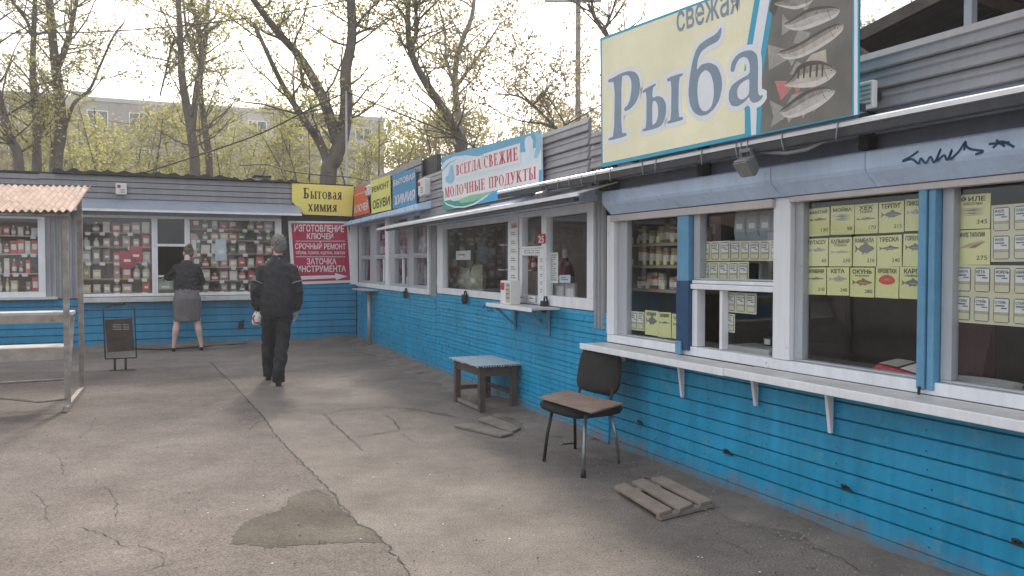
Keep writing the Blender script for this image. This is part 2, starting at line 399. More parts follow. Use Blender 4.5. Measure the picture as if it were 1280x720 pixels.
# serif capitals drawn from stems, hairlines and bowls (0..1 high)
def serif_word(word, T=.17, t=.06, S=.09):
    P = []; x = 0.
    def rect(a, b, c, d): P.append([(a, b), (c, b), (c, d), (a, d)])
    def stem(cx, y0=0., y1=1., top=True, bot=True, w=T):
        rect(cx - w / 2, y0, cx + w / 2, y1)
        if bot: rect(cx - w / 2 - S, y0, cx + w / 2 + S, y0 + t)
        if top: rect(cx - w / 2 - S, y1 - t, cx + w / 2 + S, y1)
    def line(p, q, w): 
        dx, dy = q[0] - p[0], q[1] - p[1]; l = math.hypot(dx, dy); hx = w / 2 / max(.35, abs(dy) / l) 
        P.append([(p[0] - hx, p[1]), (p[0] + hx, p[1]), (q[0] + hx, q[1]), (q[0] - hx, q[1])])
    def bowl(cx, cy, rx, ry, a0, a1, n=14, th=None):
        th = th or T
        for i in range(n):
            q = []
            for a, o in ((a0 + (a1 - a0) * i / n, 1), (a0 + (a1 - a0) * (i + 1) / n, 1), (a0 + (a1 - a0) * (i + 1) / n, 0), (a0 + (a1 - a0) * i / n, 0)):
                r = math.radians(a); w = t + (th - t) * abs(math.cos(r)) ** 1.3
                k = 0 if o else w
                q.append((cx + (rx - k) * math.cos(r), cy + (ry - min(k, t * 1.1) if not o else ry) * math.sin(r)))
            P.append(q)
    for ch in word:
        h = 1.0; n0 = len(P); c = ch
        if ch == ' ': x += .42; continue
        low = ch.islower()
        c = ch.upper() if ch != 'а' else 'а'
        if c == 'В' or c == 'Ь' or c == 'Б':
            stem(.2)
            if c == 'В': bowl(.3, .76, .27, .24, -90, 90); rect(.2, .94, .32, 1); rect(.2, .49, .34, .55)
            if c == 'Б': rect(.2, .94, .62, 1); rect(.56, .78, .62, 1); rect(.2, .5, .34, .56)
            bowl(.33, .27, .31, .27, -90, 90); rect(.2, 0, .34, .06); rect(.2, .49, .34, .54); w = .72
        elif c == 'С': bowl(.4, .5, .36, .5, 50, 310, 20); rect(.62, .7, .68, .95); w = .76
        elif c == 'О': bowl(.42, .5, .38, .5, 0, 360, 26); w = .84
        elif c == 'Е': stem(.2); rect(.2, .94, .62, 1); rect(.2, 0, .64, .06); rect(.56, .78, .62, .95); rect(.58, .05, .64, .22); rect(.2, .47, .48, .53); rect(.44, .4, .49, .6); w = .72
        elif c == 'Г': stem(.2); rect(.2, .94, .6, 1); rect(.54, .76, .6, .95); w = .64
        elif c == 'Д': line((.16, .05), (.36, 1), t * 1.4); stem(.62, .0, 1, True, False); rect(.25, .94, .62, 1); rect(.04, 0, .82, .06); rect(.04, -.16, .1, .06); rect(.76, -.16, .82, .06); w = .86
        elif c == 'Л': line((.14, .05), (.34, 1), t * 1.4); rect(.0, 0, .2, .07); stem(.62); rect(.25, .94, .62, 1); w = .84
        elif c == 'А': line((.1, .03), (.4, 1), t * 1.3); line((.66, .03), (.4, 1), T); rect(.22, .3, .6, .36); rect(0, 0, .24, .06); rect(.5, 0, .84, .06); w = .84
        elif c == 'И' or c == 'Н':
            stem(.2); stem(.68)
            if c == 'И': line((.24, .05), (.64, .95), t * 1.6)
            else: rect(.2, .47, .68, .53)
            w = .9
        elif c == 'М': stem(.15, w=t * 1.5); stem(.83); line((.5, .02), (.2, 1), T); line((.5, .02), (.78, 1), t * 1.3); w = 1.02
        elif c == 'Ч': stem(.64); bowl(.42, .72, .28, .28, 180, 300, 10); rect(.14, .72, .14 + T, 1); rect(.08, .94, .38, 1); rect(.42, .44, .6, .5); w = .84
        elif c == 'Ы': stem(.2); bowl(.33, .27, .28, .27, -90, 90); rect(.2, 0, .34, .06); rect(.2, .49, .34, .54); stem(.84); w = 1.04
        elif c == 'П': stem(.2); stem(.68); rect(.2, .94, .68, 1); w = .9
        elif c == 'Р': stem(.2); bowl(.32, .73, .3, .27, -90, 90); rect(.2, .94, .34, 1); rect(.2, .46, .34, .52); w = .68
        elif c == 'У': line((.4, .28), (.16, 1), T); line((.28, .0), (.66, 1), t * 1.3); rect(0, .94, .32, 1); rect(.52, .94, .8, 1); rect(.14, 0, .32, .09); w = .8
        elif c == 'К': stem(.2); line((.3, .5), (.62, 1), t * 1.5); line((.68, .02), (.36, .56), T); rect(.5, .94, .74, 1); rect(.54, 0, .84, .06); w = .84
        elif c == 'Т': stem(.38, top=False); rect(.04, .94, .72, 1); rect(.04, .76, .1, .95); rect(.66, .76, .72, .95); w = .76
        elif c == 'Ж': stem(.52); line((.14, .02), (.46, .56), T * .8); line((.9, .02), (.58, .56), T * .8); line((.46, .46), (.18, 1), t * 1.5); line((.58, .46), (.86, 1), t * 1.5); rect(.02, 0, .3, .06); rect(.74, 0, 1.02, .06); rect(.08, .94, .3, 1); rect(.74, .94, .96, 1); w = 1.04
        elif c == 'Х': line((.14, 1), (.62, 0), T); line((.16, 0), (.6, 1), t * 1.5); rect(.0, .94, .3, 1); rect(.46, .94, .76, 1); rect(.0, 0, .3, .06); rect(.46, 0, .8, .06); w = .82
        elif c == 'Я': stem(.56); bowl(.42, .73, .3, .27, 90, 270); rect(.42, .94, .56, 1); rect(.42, .46, .56, .52); line((.16, .03), (.44, .5), T); rect(.02, 0, .26, .06); w = .76
        elif c == 'а': bowl(.34, .62, .26, .38, 0, 150, 12); rect(.6 - T, .1, .6, .66); rect(.52, 0, .72, .08); bowl(.34, .28, .28, .28, 60, 330, 16); w = .72
        else: w = .6
        sc = .7 if low else 1.
        for k in range(n0, len(P)): P[k] = [(x + px * sc * (1 if not low else 1.05), py * sc) for px, py in P[k]]
        x += (w + .06) * sc
    return P, x
def serif_plate(name, word, m, parent, org, y, quad, T=.17, t=.06, S=.09, grow=0.):
    P, wd = serif_word(word, T, t, S); v = []; f = []
    for i, p in enumerate(P):
        cx = sum(a for a, b in p) / len(p); cy = sum(b for a, b in p) / len(p)
        b = len(v)
        for a, c in p:
            if grow: a += grow * (1 if a > cx else -1); c += grow * (1 if c > cy else -1)
            v.append((a / wd, c))
        f.append(tuple(range(b, b + len(p))))
    o = plate(name, (v, f), m, parent, org, y, quad)
    # tiny steps in depth so that overlapping strokes never share a plane
    me = o.data
    for i, p in enumerate(me.polygons):
        for vi in p.vertices: me.vertices[vi].co.y -= .00005 * (i % 23)
    return o
def chaikin(p, n=1):
    for _ in range(n):
        q = []
        for i in range(len(p)):
            a, b = p[i], p[(i + 1) % len(p)]
            q += [(a[0] * .8 + b[0] * .2, a[1] * .8 + b[1] * .2), (a[0] * .2 + b[0] * .8, a[1] * .2 + b[1] * .8)]
        p = q
    return p
UNIT = ([(0, 0), (1, 0), (1, 1), (0, 1)], [(0, 1, 2, 3)])
# ------------------------------------------------------------------ ground
gm = bpy.data.meshes.new('ground'); gm.from_pydata([(-500, -300, 0), (500, -300, 0), (500, 900, 0), (-500, 900, 0)], [], [(0, 1, 2, 3)])
ground = structure(link('ground', gm, 'asphalt'))
CRACK = [(262, 452), (275, 465), (288, 477), (301, 491), (312, 504), (331, 525), (345, 545), (360, 561), (384, 585), (397, 598), (412, 614), (428, 634), (446, 655), (465, 664), (478, 676), (490, 690), (503, 704), (514, 722), (524, 760)]
def gpoly(px, z): return [(ground_at(x, y)[0], ground_at(x, y)[1], z) for x, y in px]
def sheet(name, pts, m):
    me = bpy.data.meshes.new(name); me.from_pydata(pts, [], [tuple(range(len(pts)))]); me.update()
    if me.polygons[0].normal.z < 0: me.flip_normals()
    return link(name, me, m)
left = gpoly(CRACK[1:], .004); e = left[-1]
old = sheet('asphalt_resurfacing', left + [(e[0] + .3, 1.2, .004), (e[0] + .5, -6, .004), (-14, -6, .004), (-14, ground_at(0, 466)[1] - 2.2, .004)] + gpoly([(0, 466), (60, 465), (97, 464), (125, 463), (180, 460), (262, 457)], .004), 'asphalt_brown')
structure(old)
def jag(px, n=3, a=1.2, seed=1):                 # roughen an outline given in pixels
    rr = random.Random(seed); out = []
    for i in range(len(px)):
        p, q = px[i], px[(i + 1) % len(px)]
        for k in range(n):
            t = k / n; out.append((p[0] + (q[0] - p[0]) * t + rr.uniform(-a, a), p[1] + (q[1] - p[1]) * t + rr.uniform(-a, a) * .6))
    return out
patch = jag([(288, 681), (293, 668), (304, 656), (322, 647), (345, 640), (358, 633), (361, 622), (374, 617), (388, 613), (399, 613), (412, 619), (420, 630), (430, 640), (446, 653), (464, 663), (479, 679), (452, 679), (420, 680), (390, 681), (360, 684), (338, 686), (318, 683)], 6, 2.2)
structure(sheet('damp_asphalt_patch', gpoly(patch, .0056), 'asphalt_dark'))
def strip(name, px, w, z, seed=0, parent=ground):
    rr = random.Random(seed); P = [ground_at(*p) for p in px]; Q = []
    for i in range(len(P) - 1):
        n = max(2, int((P[i + 1] - P[i]).length / .035))
        for k in range(n):
            q = P[i].lerp(P[i + 1], k / n); Q.append(Vector((q.x + rr.gauss(0, .0075), q.y + rr.gauss(0, .0075), z)))
    v = []; f = []
    for i, q in enumerate(Q):
        d = (Q[min(i + 1, len(Q) - 1)] - Q[max(0, i - 1)]).normalized(); nrm = Vector((-d.y, d.x, 0)); ww = w * rr.uniform(.15, 1.0) * (min(1, i / 3, (len(Q) - 1 - i) / 3) + .05)
        v += [q + nrm * ww, q - nrm * ww]
    for i in range(len(Q) - 1): f.append((2 * i, 2 * i + 1, 2 * i + 3, 2 * i + 2))
    me = bpy.data.meshes.new(name); me.from_pydata([tuple(a) for a in v], [], f); me.update()
    if me.polygons[0].normal.z < 0: me.flip_normals()
    return link(name, me, 'crack_dark', parent)
strip('crack', CRACK, .008, .0068, 1)
for i, (px, w) in enumerate([
    ([(404, 517), (440, 512), (470, 510), (490, 509), (530, 514), (575, 523)], .009), ([(404, 517), (420, 533), (436, 548), (455, 566)], .006), ([(436, 548), (470, 543), (500, 538), (530, 535)], .008),
    ([(478, 518), (488, 523), (496, 531), (500, 540)], .006), ([(500, 540), (515, 552), (528, 560)], .003),
    ([(92, 657), (110, 663), (128, 668), (143, 676), (170, 690)], .0035), ([(130, 608), (142, 620), (146, 632), (143, 655)], .003), ([(168, 720), (186, 714), (202, 708), (207, 702), (197, 690), (178, 684), (168, 676)], .003), ([(197, 690), (215, 676), (235, 668)], .002),
    ([(38, 614), (48, 622), (58, 634), (56, 645), (70, 662)], .003), ([(98, 552), (102, 545), (113, 537), (120, 520)], .003), ([(180, 643), (192, 651), (204, 655)], .0025), ([(60, 560), (75, 575), (82, 600)], .0025),
    ([(955, 665), (990, 676), (1020, 686), (1050, 698), (1075, 714), (1090, 726)], .0035), ([(890, 676), (920, 684), (960, 704)], .003), ([(560, 470), (600, 500), (640, 512)], .004),
    ([(450, 440), (470, 446), (500, 452), (545, 470)], .006), ([(331, 525), (318, 530), (310, 541)], .004), ([(384, 585), (372, 580), (364, 572)], .005), ([(397, 598), (420, 596), (440, 602)], .003)]):
    strip('crack', px, w, .0074, 10 + i)
# trampled earth banked along the foot of the walls
def bank(name, pts, w, h, seed):
    rr = random.Random(seed); v = []; f = []; n = len(pts); K = 6
    for i, (p, nx) in enumerate(pts):
        for k in range(K):
            t = k / (K - 1); ww = w * (1 + .25 * math.sin(i * .9 + seed) + rr.uniform(-.2, .2))
            hh = h * (1 - t) ** 1.6 * (1 + .35 * math.sin(i * .61 + seed * 2)) + (rr.uniform(-.006, .010) if 0 < k < K - 1 else 0)
            v.append((p[0] + nx[0] * ww * t - nx[0] * .03 * (k == 0), p[1] + nx[1] * ww * t - nx[1] * .03 * (k == 0), max(hh, .010) if k < K - 1 else -.01))
    for i in range(n - 1):
        for k in range(K - 1): f.append((i * K + k, i * K + k + 1, (i + 1) * K + k + 1, (i + 1) * K + k))
    me = bpy.data.meshes.new(name); me.from_pydata(v, [], f); me.update()
    if sum(p.normal.z for p in me.polygons) < 0: me.flip_normals()
    return tag(link(name, me, 'dirt', smooth=True), 'dusty earth banked along the foot of the blue walls', 'dirt', kind='stuff')
for fr, a, b, w, h, sd in ((FR, .1, RL - .02, .32, .05, 3), (FS, -.02, 6, .26, .028, 5)):
    N = int((b - a) / .12)
    bank('earth_bank', [((fr.pt(a + (b - a) * i / N, -.02, 0)[0], fr.pt(a + (b - a) * i / N, -.02, 0)[1]), (-fr.n[0], -fr.n[1])) for i in range(N + 1)], w, h, sd)
N = 40
bank('earth_bank', [((FB.pt(-5.2 + 5.2 * i / N, -.02, 0)[0], FB.pt(-5.2 + 5.2 * i / N, -.02, 0)[1]), (-FB.n[0], -FB.n[1])) for i in range(N + 1)], .42, .075, 8)
# grit and scraps
def scraps(name, m, n, area, smin, smax, label, cat, flat=1.):
    v = []; f = []
    for i in range(n):
        x, y = area(); s = random.uniform(smin, smax); z0 = .013
        b = len(v); a0 = random.uniform(0, 6)
        for k in range(5):
            a = a0 + k * 1.256; r = s * random.uniform(.6, 1); v.append((x + r * math.cos(a), y + r * math.sin(a), .011))
        v.append((x + random.uniform(-.3, .3) * s, y, .011 + s * flat * random.uniform(.5, 1)))
        for k in range(5): f.append((b + k, b + (k + 1) % 5, b + 5))
    me = bpy.data.meshes.new(name); me.from_pydata(v, [], f); me.update()
    return tag(link(name, me, m), label, cat, kind='stuff')
def near_wall():
    while True:
        if random.random() < .55: fr, u = FS, random.uniform(-.2, 5)
        else: fr, u = FR, random.uniform(.3, RL)
        p = fr.pt(u, -abs(random.gauss(0.02, .28)) - .03, 0); return p.x, p.y
def anywhere():
    p = ground_at(random.uniform(0, 1150), random.uniform(440, 740) if random.random() < .7 else random.uniform(560, 760)); return p.x, p.y
scraps('gravel', 'stone', 1100, near_wall, .003, .013, 'loose grit and crumbs of earth along the blue wall', 'gravel')
scraps('gravel', 'crack_dark', 260, anywhere, .003, .008, 'dark crumbs of grit strewn over the asphalt', 'gravel')
scraps('litter', 'litter', 70, anywhere, .003, .009, 'tiny white scraps and seed husks on the asphalt', 'litter', .3)

# ------------------------------------------------------------------ kiosk parts
def plank(par, name, u0, u1, z0, z1, m, d=.016, y=0., org=(0, 0, 0), rnd=.0015, rib=False):
    if not rib:
        j = random.uniform(-rnd, rnd); k = random.uniform(-rnd, rnd)
        return MB().prism_yz([(y + .012, z0), (y - d * .75 + j, z0), (y - d + j, z0 + .005), (y - d * .2 + k, z1 - .010), (y + .012, z1 - .006)], u0, u1).build(name, m, par, org)
    zm = z0 + (z1 - z0) * .56; j = random.uniform(-rnd, rnd)
    MB().prism_yz([(y + .012, z0), (y - d * .8 + j, z0), (y - d + j, z0 + .006), (y - d * .55 + j, zm - .006), (y - d * .8 + j, zm + .004), (y - d * .3, z1 - .004), (y + .012, z1 - .004)], u0, u1).build(name, m, par, org)
def siding(par, u0, u1, z0, z1, pitch, m, name='siding_plank', d=.016, y=0., rib=False):
    n = max(1, round((z1 - z0) / pitch)); p = (z1 - z0) / n
    for i in range(n): plank(par, name, u0, u1, z0 + i * p, z0 + (i + 1) * p, m, d, y, rib=rib)
def corrugated_v(par, name, u0, u1, z0, z1, m, pitch=.06, d=.02, y=0.):
    n = max(2, round((u1 - u0) / pitch)); prof = []; p = (u1 - u0) / n
    for i in range(n):
        a = u0 + i * p; prof += [(a, y), (a + p * .35, y), (a + p * .5, y - d), (a + p * .85, y - d)]
    prof.append((u1, y))
    v = [(u, yy, z) for u, yy in prof for z in (z0, z1)] + [(u, yy + .006, z) for u, yy in prof for z in (z0, z1)]; k = len(prof); f = []
    for i in range(k - 1): f += [(2 * i, 2 * i + 2, 2 * i + 3, 2 * i + 1), (2 * k + 2 * i, 2 * k + 2 * i + 1, 2 * k + 2 * i + 3, 2 * k + 2 * i + 2)]
    for i in range(k - 1): f += [(2 * i + 1, 2 * i + 3, 2 * k + 2 * i + 3, 2 * k + 2 * i + 1), (2 * i + 2, 2 * i, 2 * k + 2 * i, 2 * k + 2 * i + 2)]
    return MB().add(v, f).build(name, m, par)
def window(par, u0, u1, z0, z1, w=.05, y0=-.02, y1=.05, m='white_frame', gy=.02, ws=None, glass=True):
    wl, wr, wb, wt = ws or (w, w, w, w); b = MB()
    b.box(u0, u1, y0, y1, z0, z0 + wb).box(u0, u1, y0, y1, z1 - wt, z1)
    b.box(u0, u0 + wl, y0, y1, z0 + wb, z1 - wt).box(u1 - wr, u1, y0, y1, z0 + wb, z1 - wt)
    o = b.build('window', m, par, bev=.004)
    if glass: MB().box(u0 + wl - .005, u1 - wr + .005, gy, gy + .005, z0 + wb - .005, z1 - wt + .005).build('pane', 'glass', o)
    return o
def part(par, name, m, *boxes, bev=0, label=None):
    b = MB()
    for bx in boxes: b.box(*bx)
    return b.build(name, m, par, bev=bev, label=label)
def shell(par, u0, u1, depth, ztop):
    part(par, 'inner_wall', 'interior_wall', (u0, u1, depth, depth + .05, 0, ztop), (u0 - .0, u0 + .03, .08, depth, .06, ztop), (u1 - .03, u1, .08, depth, .06, ztop))
    part(par, 'floor', 'interior_floor', (u0 + .035, u1 - .035, .08, depth - .002, .01, .05))
    part(par, 'roof', 'bitumen', (u0, u1, -.0, depth + .15, ztop + .004, ztop + .06))
def padlock(fr, u, y, z, label):
    t, o = on(fr, 'padlock', label, 'padlock', u, y, z, 'padlocks under the windows')
    MB().prism_xz([(u - .05, z - .1), (u + .02, z - .12), (u + .05, z - .08), (u + .045, z - .01), (u - .04, z - .005)], y - .05, y).build('body', 'black_paint', t, o, bev=.012)
    MB().tube([(u + .0, y - .025, z - .02), (u + .02, y - .03, z + .03), (u + .05, y - .025, z + .035), (u + .045, y - .01, z - .02)], .009).build('shackle', 'dark_metal', t, o, smooth=True)
def alarm_box(fr, px, y, label, w=.14, h=.19):
    u, z = fr.P(px[0], px[1], y - .09)
    t, o = on(fr, 'alarm_box', label, 'alarm box', u, y, z - h / 2, 'alarm boxes on the fascias')
    z0 = z - h / 2
    MB().box(u - w / 2, u + w / 2, y - .1, y, z0, z0 + h).build('housing', 'plastic_white', t, o, bev=.012)
    MB().lathe([(.028, 0), (.024, .02), (.008, .03)], 12).build('lamp', 'plastic_red', t)
    l = t.children[-1]; l.rotation_euler = (math.pi / 2, 0, 0); l.location = (-w * .2, -.1, h * .72)
    for k in range(3): MB().box(u - w * .05, u + w * .35, y - .103, y - .0995, z0 + h * (.15 + .13 * k), z0 + h * (.2 + .13 * k)).build('slot', 'print_grey', t, o)
# shop goods: shared meshes, colour from the object
def multi(name, parts):
    v = []; f = []; mi = []; ms = []
    for b, m in parts:
        o = len(v); v += b.v; f += [tuple(i + o for i in q) for q in b.f]
        if m not in ms: ms.append(m)
        mi += [ms.index(m)] * len(b.f)
    me = bpy.data.meshes.new(name); me.from_pydata(v, [], f); me.update()
    for m in ms: me.materials.append(MATS[m])
    me.polygons.foreach_set('material_index', mi); return me
GOODS = {
    'carton': multi('carton', [(MB().box(-.5, .5, -.3, .3, 0, 1), 'goods'), (MB().box(-.36, .36, -.306, -.298, .3, .72), 'goods_label')]),
    'jar': multi('jar', [(MB().lathe([(.42, 0), (.46, .05), (.46, .72), (.38, .8)], 12), 'goods'), (MB().lathe([(.42, .801), (.42, .97), (.38, 1)], 12), 'lid'), (MB().lathe([(.468, .2), (.468, .58)], 12), 'goods_label')]),
    'bottle': multi('bottle', [(MB().lathe([(.36, 0), (.4, .05), (.4, .55), (.3, .68), (.14, .76), (.14, .82)], 10), 'goods'), (MB().lathe([(.17, .821), (.17, .97), (.12, 1)], 10), 'goods_label'), (MB().lathe([(.408, .15), (.408, .45)], 10), 'goods_label')]),
    'packet': multi('packet', [(MB().add([(-.5, 0, 0), (.5, 0, 0), (.46, 0, 1), (-.46, 0, 1), (-.4, -.22, .25), (.4, -.22, .25), (.36, -.18, .7), (-.36, -.18, .7), (-.4, .2, .25), (.4, .2, .25), (.36, .2, .7), (-.36, .2, .7)],
        [(0, 1, 5, 4), (4, 5, 6, 7), (7, 6, 2, 3), (0, 4, 7, 3), (1, 2, 6, 5), (1, 0, 8, 9), (9, 8, 11, 10), (10, 11, 3, 2), (0, 3, 11, 8), (1, 9, 10, 2)]), 'goods'), (MB().box(-.22, .22, -.222, -.21, .34, .5), 'goods_label')]),
}
def good(fr, kind, u, y, z, w, h, col, label, cat, group, rz=0., name=None, d=None):
    o = bpy.data.objects.new(name or kind, GOODS[kind]); COL.objects.link(o)
    o.location = fr.pt(u, y, z); o.rotation_euler = (0, 0, fr.a + rz); o.scale = (w, d or w, h); o.color = (*col, 1)
    return tag(o, label, cat, group)
ORD = ['first', 'second', 'third', 'fourth', 'fifth', 'sixth', 'seventh', 'eighth', 'ninth', 'tenth', 'eleventh', 'twelfth', 'thirteenth', 'fourteenth', 'fifteenth', 'sixteenth', 'seventeenth', 'eighteenth']
def shade(c):
    r, g, b_ = c; mx, mn = max(c), min(c)
    if r > 2 * g: return 'red' if r > .3 else 'dark red'
    if mx - mn < .09: return 'pale grey' if mx > .4 else 'dark grey' if mx < .24 else 'grey'
    if r > g > b_ * 1.5: return 'mustard' if r > .35 else 'brown'
    if g >= r: return 'greenish'
    return 'beige' if r > .4 else 'brown'
def shelf_goods(fr, u0, u1, y, z, n, kinds, cols, hr, where, group, rr):
    p = (u1 - u0) / n
    for i in range(n):
        if rr.random() < .08: continue
        w = p * rr.uniform(.6, .97); k = rr.choice(kinds); c = rr.choice(cols)
        good(fr, k, u0 + (i + .5) * p, y + rr.uniform(-.02, .02), z, w, rr.uniform(*hr), c, shade(c) + ' ' + k + ', ' + ORD[i] + ' from left on ' + where, k, group, rr.uniform(-.1, .1), d=min(w, .16))
PASTEL = [(.68, .52, .42), (.76, .63, .53), (.58, .35, .28), (.52, .40, .32), (.66, .54, .30), (.76, .68, .62), (.36, .27, .23), (.64, .18, .14), (.62, .46, .38), (.60, .12, .10)]

# ------------------------------------------------------------------ the back kiosk
kb = thing('back_kiosk', 'long low kiosk with grey fascia and blue siding closing the yard at the back', 'kiosk', (*CA, 0), FB.a)
zs = .80; ub = lambda p, off=0.: FB.U(p, off)
uL, uC0, uC1, uW1 = -11.0, ub(57), ub(98), ub(352)
zsl = FB.Z(30, 375, -.1)
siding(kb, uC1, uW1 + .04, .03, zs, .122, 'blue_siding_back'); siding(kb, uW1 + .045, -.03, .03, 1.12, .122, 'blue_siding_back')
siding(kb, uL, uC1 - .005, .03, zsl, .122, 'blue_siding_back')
part(kb, 'wall', 'dark_metal', (uL, -.02, .014, .07, 0, .78), (uW1 + .003, -.02, .014, .07, .785, 2.36), (uL, -.02, .014, .07, 2.365, 2.93), (uC0 + .002, uC1 - .002, .014, .07, .785, 2.36))
corrugated_v(kb, 'corrugated_panel', uC0 + .005, uC1 - .005, zsl + .01, 2.36, 'grey_corrugated', .075, .022, -.004)
part(kb, 'lintel', 'grey_frame', (uL, uC0 - .004, -.02, .06, 2.25, 2.355), (uC1 + .004, uW1 - .004, -.02, .06, 2.282, 2.355))
# windows: the left one, then the big window with the serving hatch
window(kb, ub(-36), uC0, zsl + .03, 2.24, ws=(.08, ub(57) - ub(48), .1, .05))
window(kb, ub(-150), ub(-40), zsl + .03, 2.24, ws=(.08, .08, .1, .05))
g0, g1 = .94, 2.235
W = [(ub(98), ub(193.6), .03, .045), (ub(234.6), ub(352), .04, ub(352) - ub(344))]
for a, b_, l, r in W: window(kb, a, b_, .895, 2.28, ws=(l, r, .05, .045))
hu0, hu1 = ub(193.6) + .002, ub(234.6) - .002
window(kb, hu0, hu1, 1.755, 2.28, ws=(.045, .045, .045, .045))
part(kb, 'hatch_frame', 'white_frame', (hu0, hu0 + .045, -.02, .05, .945, 1.752), (hu1 - .045, hu1, -.02, .05, .945, 1.752), (hu0, hu1, -.02, .05, .895, .944), bev=.004)
MB().box(hu0 + .047, hu1 - .047, .02, .025, .946, 1.22).build('hatch_pane', 'glass', kb); part(kb, 'hatch_bar', 'white_frame', (hu0 + .047, hu1 - .047, .0, .045, 1.221, 1.255), bev=.003)
part(kb, 'sill', 'white_shelf', (ub(98) + .0, ub(345), -.17, .0, .805, .885), bev=.006)
part(kb, 'sill', 'white_shelf', (uL, ub(72), -.12, .0, zsl + .001, zsl + .045), bev=.006)
MB().prism_yz([(-.36, 2.335), (-.36, 2.355), (-.03, 2.565), (-.025, 2.545)], uL, FB.U(377, -.3)).build('awning', 'grey_awning', kb)
MB().box(uL, FB.U(377, -.3), -.375, -.362, 2.325, 2.362).build('awning_edge', 'gutter_white', kb)
usp = FB.U(51, -.05)
for u0, u1, y, z0, z1 in ((uL, usp - .003, -.045, 2.56, 2.925), (usp, FB.U(366, -.05), -.055, 2.555, 2.94)): siding(kb, u0, u1, z0, z1, .098, 'grey_siding', 'fascia_plank', .018, y)
rr = random.Random(4); a, b_ = FB.U(68, -.1), FB.U(376, -.1); n = 90
top = [(a + (b_ - a) * i / n, 3.005 + .02 * math.sin(i * 1.1) + rr.uniform(-.008, .012) - .03 * (i > n * .7)) for i in range(n + 1)]
MB().prism_xz([(a, 2.945)] + [(b_, 2.945)] + top[::-1], -.13, .3).build('roofing_felt', 'bitumen', kb)
part(kb, 'roof_edge', 'bitumen', (uL, a - .01, -.06, .3, 2.93, 2.96))
shell(kb, uL, -.06, 2.2, 2.9)
part(kb, 'corner_strip', 'dark_metal', (-.018, .05, .0, .07, .02, 2.9))
MB().box(-.14, -.0, -.06, -.002, 1.06, 2.28).build('corner_post', 'white_frame', kb, bev=.004)
# shelves and goods behind the glass
LB = {0: ('the leftmost window', 'goods in the left window of the back kiosk'), 1: ('the window left of the hatch', 'goods left of the hatch in the back kiosk'), 2: ('the window right of the hatch', 'goods right of the hatch in the back kiosk')}
rr = random.Random(11)
def tags_row(u0, u1, y, z, n, w=.08, h=.055):
    p = (u1 - u0) / n
    for i in range(n): 
        if rr.random() < .55: MB().box(u0 + (i + .5) * p - w / 2, u0 + (i + .5) * p + w / 2, y - .004, y - .001, z - h, z).build('price_tag', 'paper_white', kb)
for k, (a, b_, zz, yy, nn) in enumerate([(ub(-34), ub(47), (.98, 1.3, 1.62, 1.92), .17, 9), (ub(101), ub(189), (.96, 1.2, 1.48, 1.75, 1.99), .16, 7), (ub(240), ub(343), (.96, 1.16, 1.4, 1.64, 1.88, 2.08), .16, 9)]):
    for j, z in enumerate(zz):
        part(kb, 'shelf', 'interior_white' if k == 0 else 'interior_shelf', (a - .1, b_ + .1, yy - .09, yy + .14, z - .02, z))
        if rr.random() < .8 or j < 3: tags_row(a, b_, yy - .09, z - .001, nn - 2)
        hmax = (zz[j + 1] - z - .03) if j + 1 < len(zz) else .2
        shelf_goods(FB, a, b_, yy, z + .001, nn, ['carton', 'bottle', 'packet', 'carton'], PASTEL + ([(.45, .42, .12), (.4, .1, .08), (.25, .30, .12)] if k == 2 else []), (hmax * .6, hmax * .97), ('lowest', 'second', 'third', 'fourth', 'fifth', 'top')[j] + ' shelf in ' + LB[k][0], LB[k][1], rr)
    part(kb, 'shelf_back', 'interior_shelf', (a - .1, b_ + .1, yy + .2, yy + .23, .6, 2.25))
for i, (px, py, w, h) in enumerate([(159, 324, .24, .28), (170, 318, .22, .26)]):
    u, z = FB.P(px, py, .06); good(FB, 'packet', u, .055, z - h / 2, w, h, (.42, .03, .05), 'bright red packet of cloths hanging left of the hatch' if i == 0 else 'red packet overlapping the other one just left of the hatch', 'packet', 'red packets', d=.07)
u, z = FB.P(242, 306, .06); good(FB, 'carton', u, .055, z - .22, .10, .42, (.6, .35, .34), 'tall white and red carton beside the hatch behind the woman', 'carton', None, d=.03)
u, z = FB.P(276, 312, .06); good(FB, 'packet', u, .055, z - .2, .2, .38, (.55, .60, .62), 'pale plastic bag hanging in the window right of the hatch', 'packet', None, d=.07)
u = ub(207); good(FB, 'packet', u, .12, .95, .3, .24, (.42, .46, .33), 'pale green bag behind the lower pane of the hatch', 'packet', None)
part(kb, 'counter', 'interior_shelf', (ub(198), ub(231), .08, .6, .9, .945))
padlock(FB, ub(300), -.02, FB.Z(300, 402), 'black hook and lock low on the blue wall behind the walking person')
alarm_box(FB, (151.5, 236), -.07, 'small white alarm box with red lamp on the grey fascia of the back kiosk', .17, .19)

# signs of the back kiosk
def poly_sign(fr, name, label, cat, pxs, y, th, m, group=None):
    pts = [fr.P(x, z, y) for x, z in pxs]; u = sum(p[0] for p in pts) / len(pts); z = min(p[1] for p in pts)
    t, o = on(fr, name, label, cat, u, y, z, group)
    area = sum(pts[i][0] * pts[(i + 1) % len(pts)][1] - pts[(i + 1) % len(pts)][0] * pts[i][1] for i in range(len(pts)))
    if area < 0: pts = pts[::-1]
    MB().prism_xz(pts, y, y + th).build('panel', m, t, o)
    return t, o
def flat(fr, pxs, y, name, m, t, o):
    pts = [fr.P(x, z, y) for x, z in pxs]
    return plate(name, (pts, [tuple(range(len(pts)))]), m, t, o, y)
def write(fr, s, m, t, o, y, bl, tr, bold=.018):
    a = fr.P(*bl, y); b = fr.P(*tr, y)
    return plate('lettering', sans(s, bold), m, t, o, y, (a[0], a[1], b[0], b[1]))
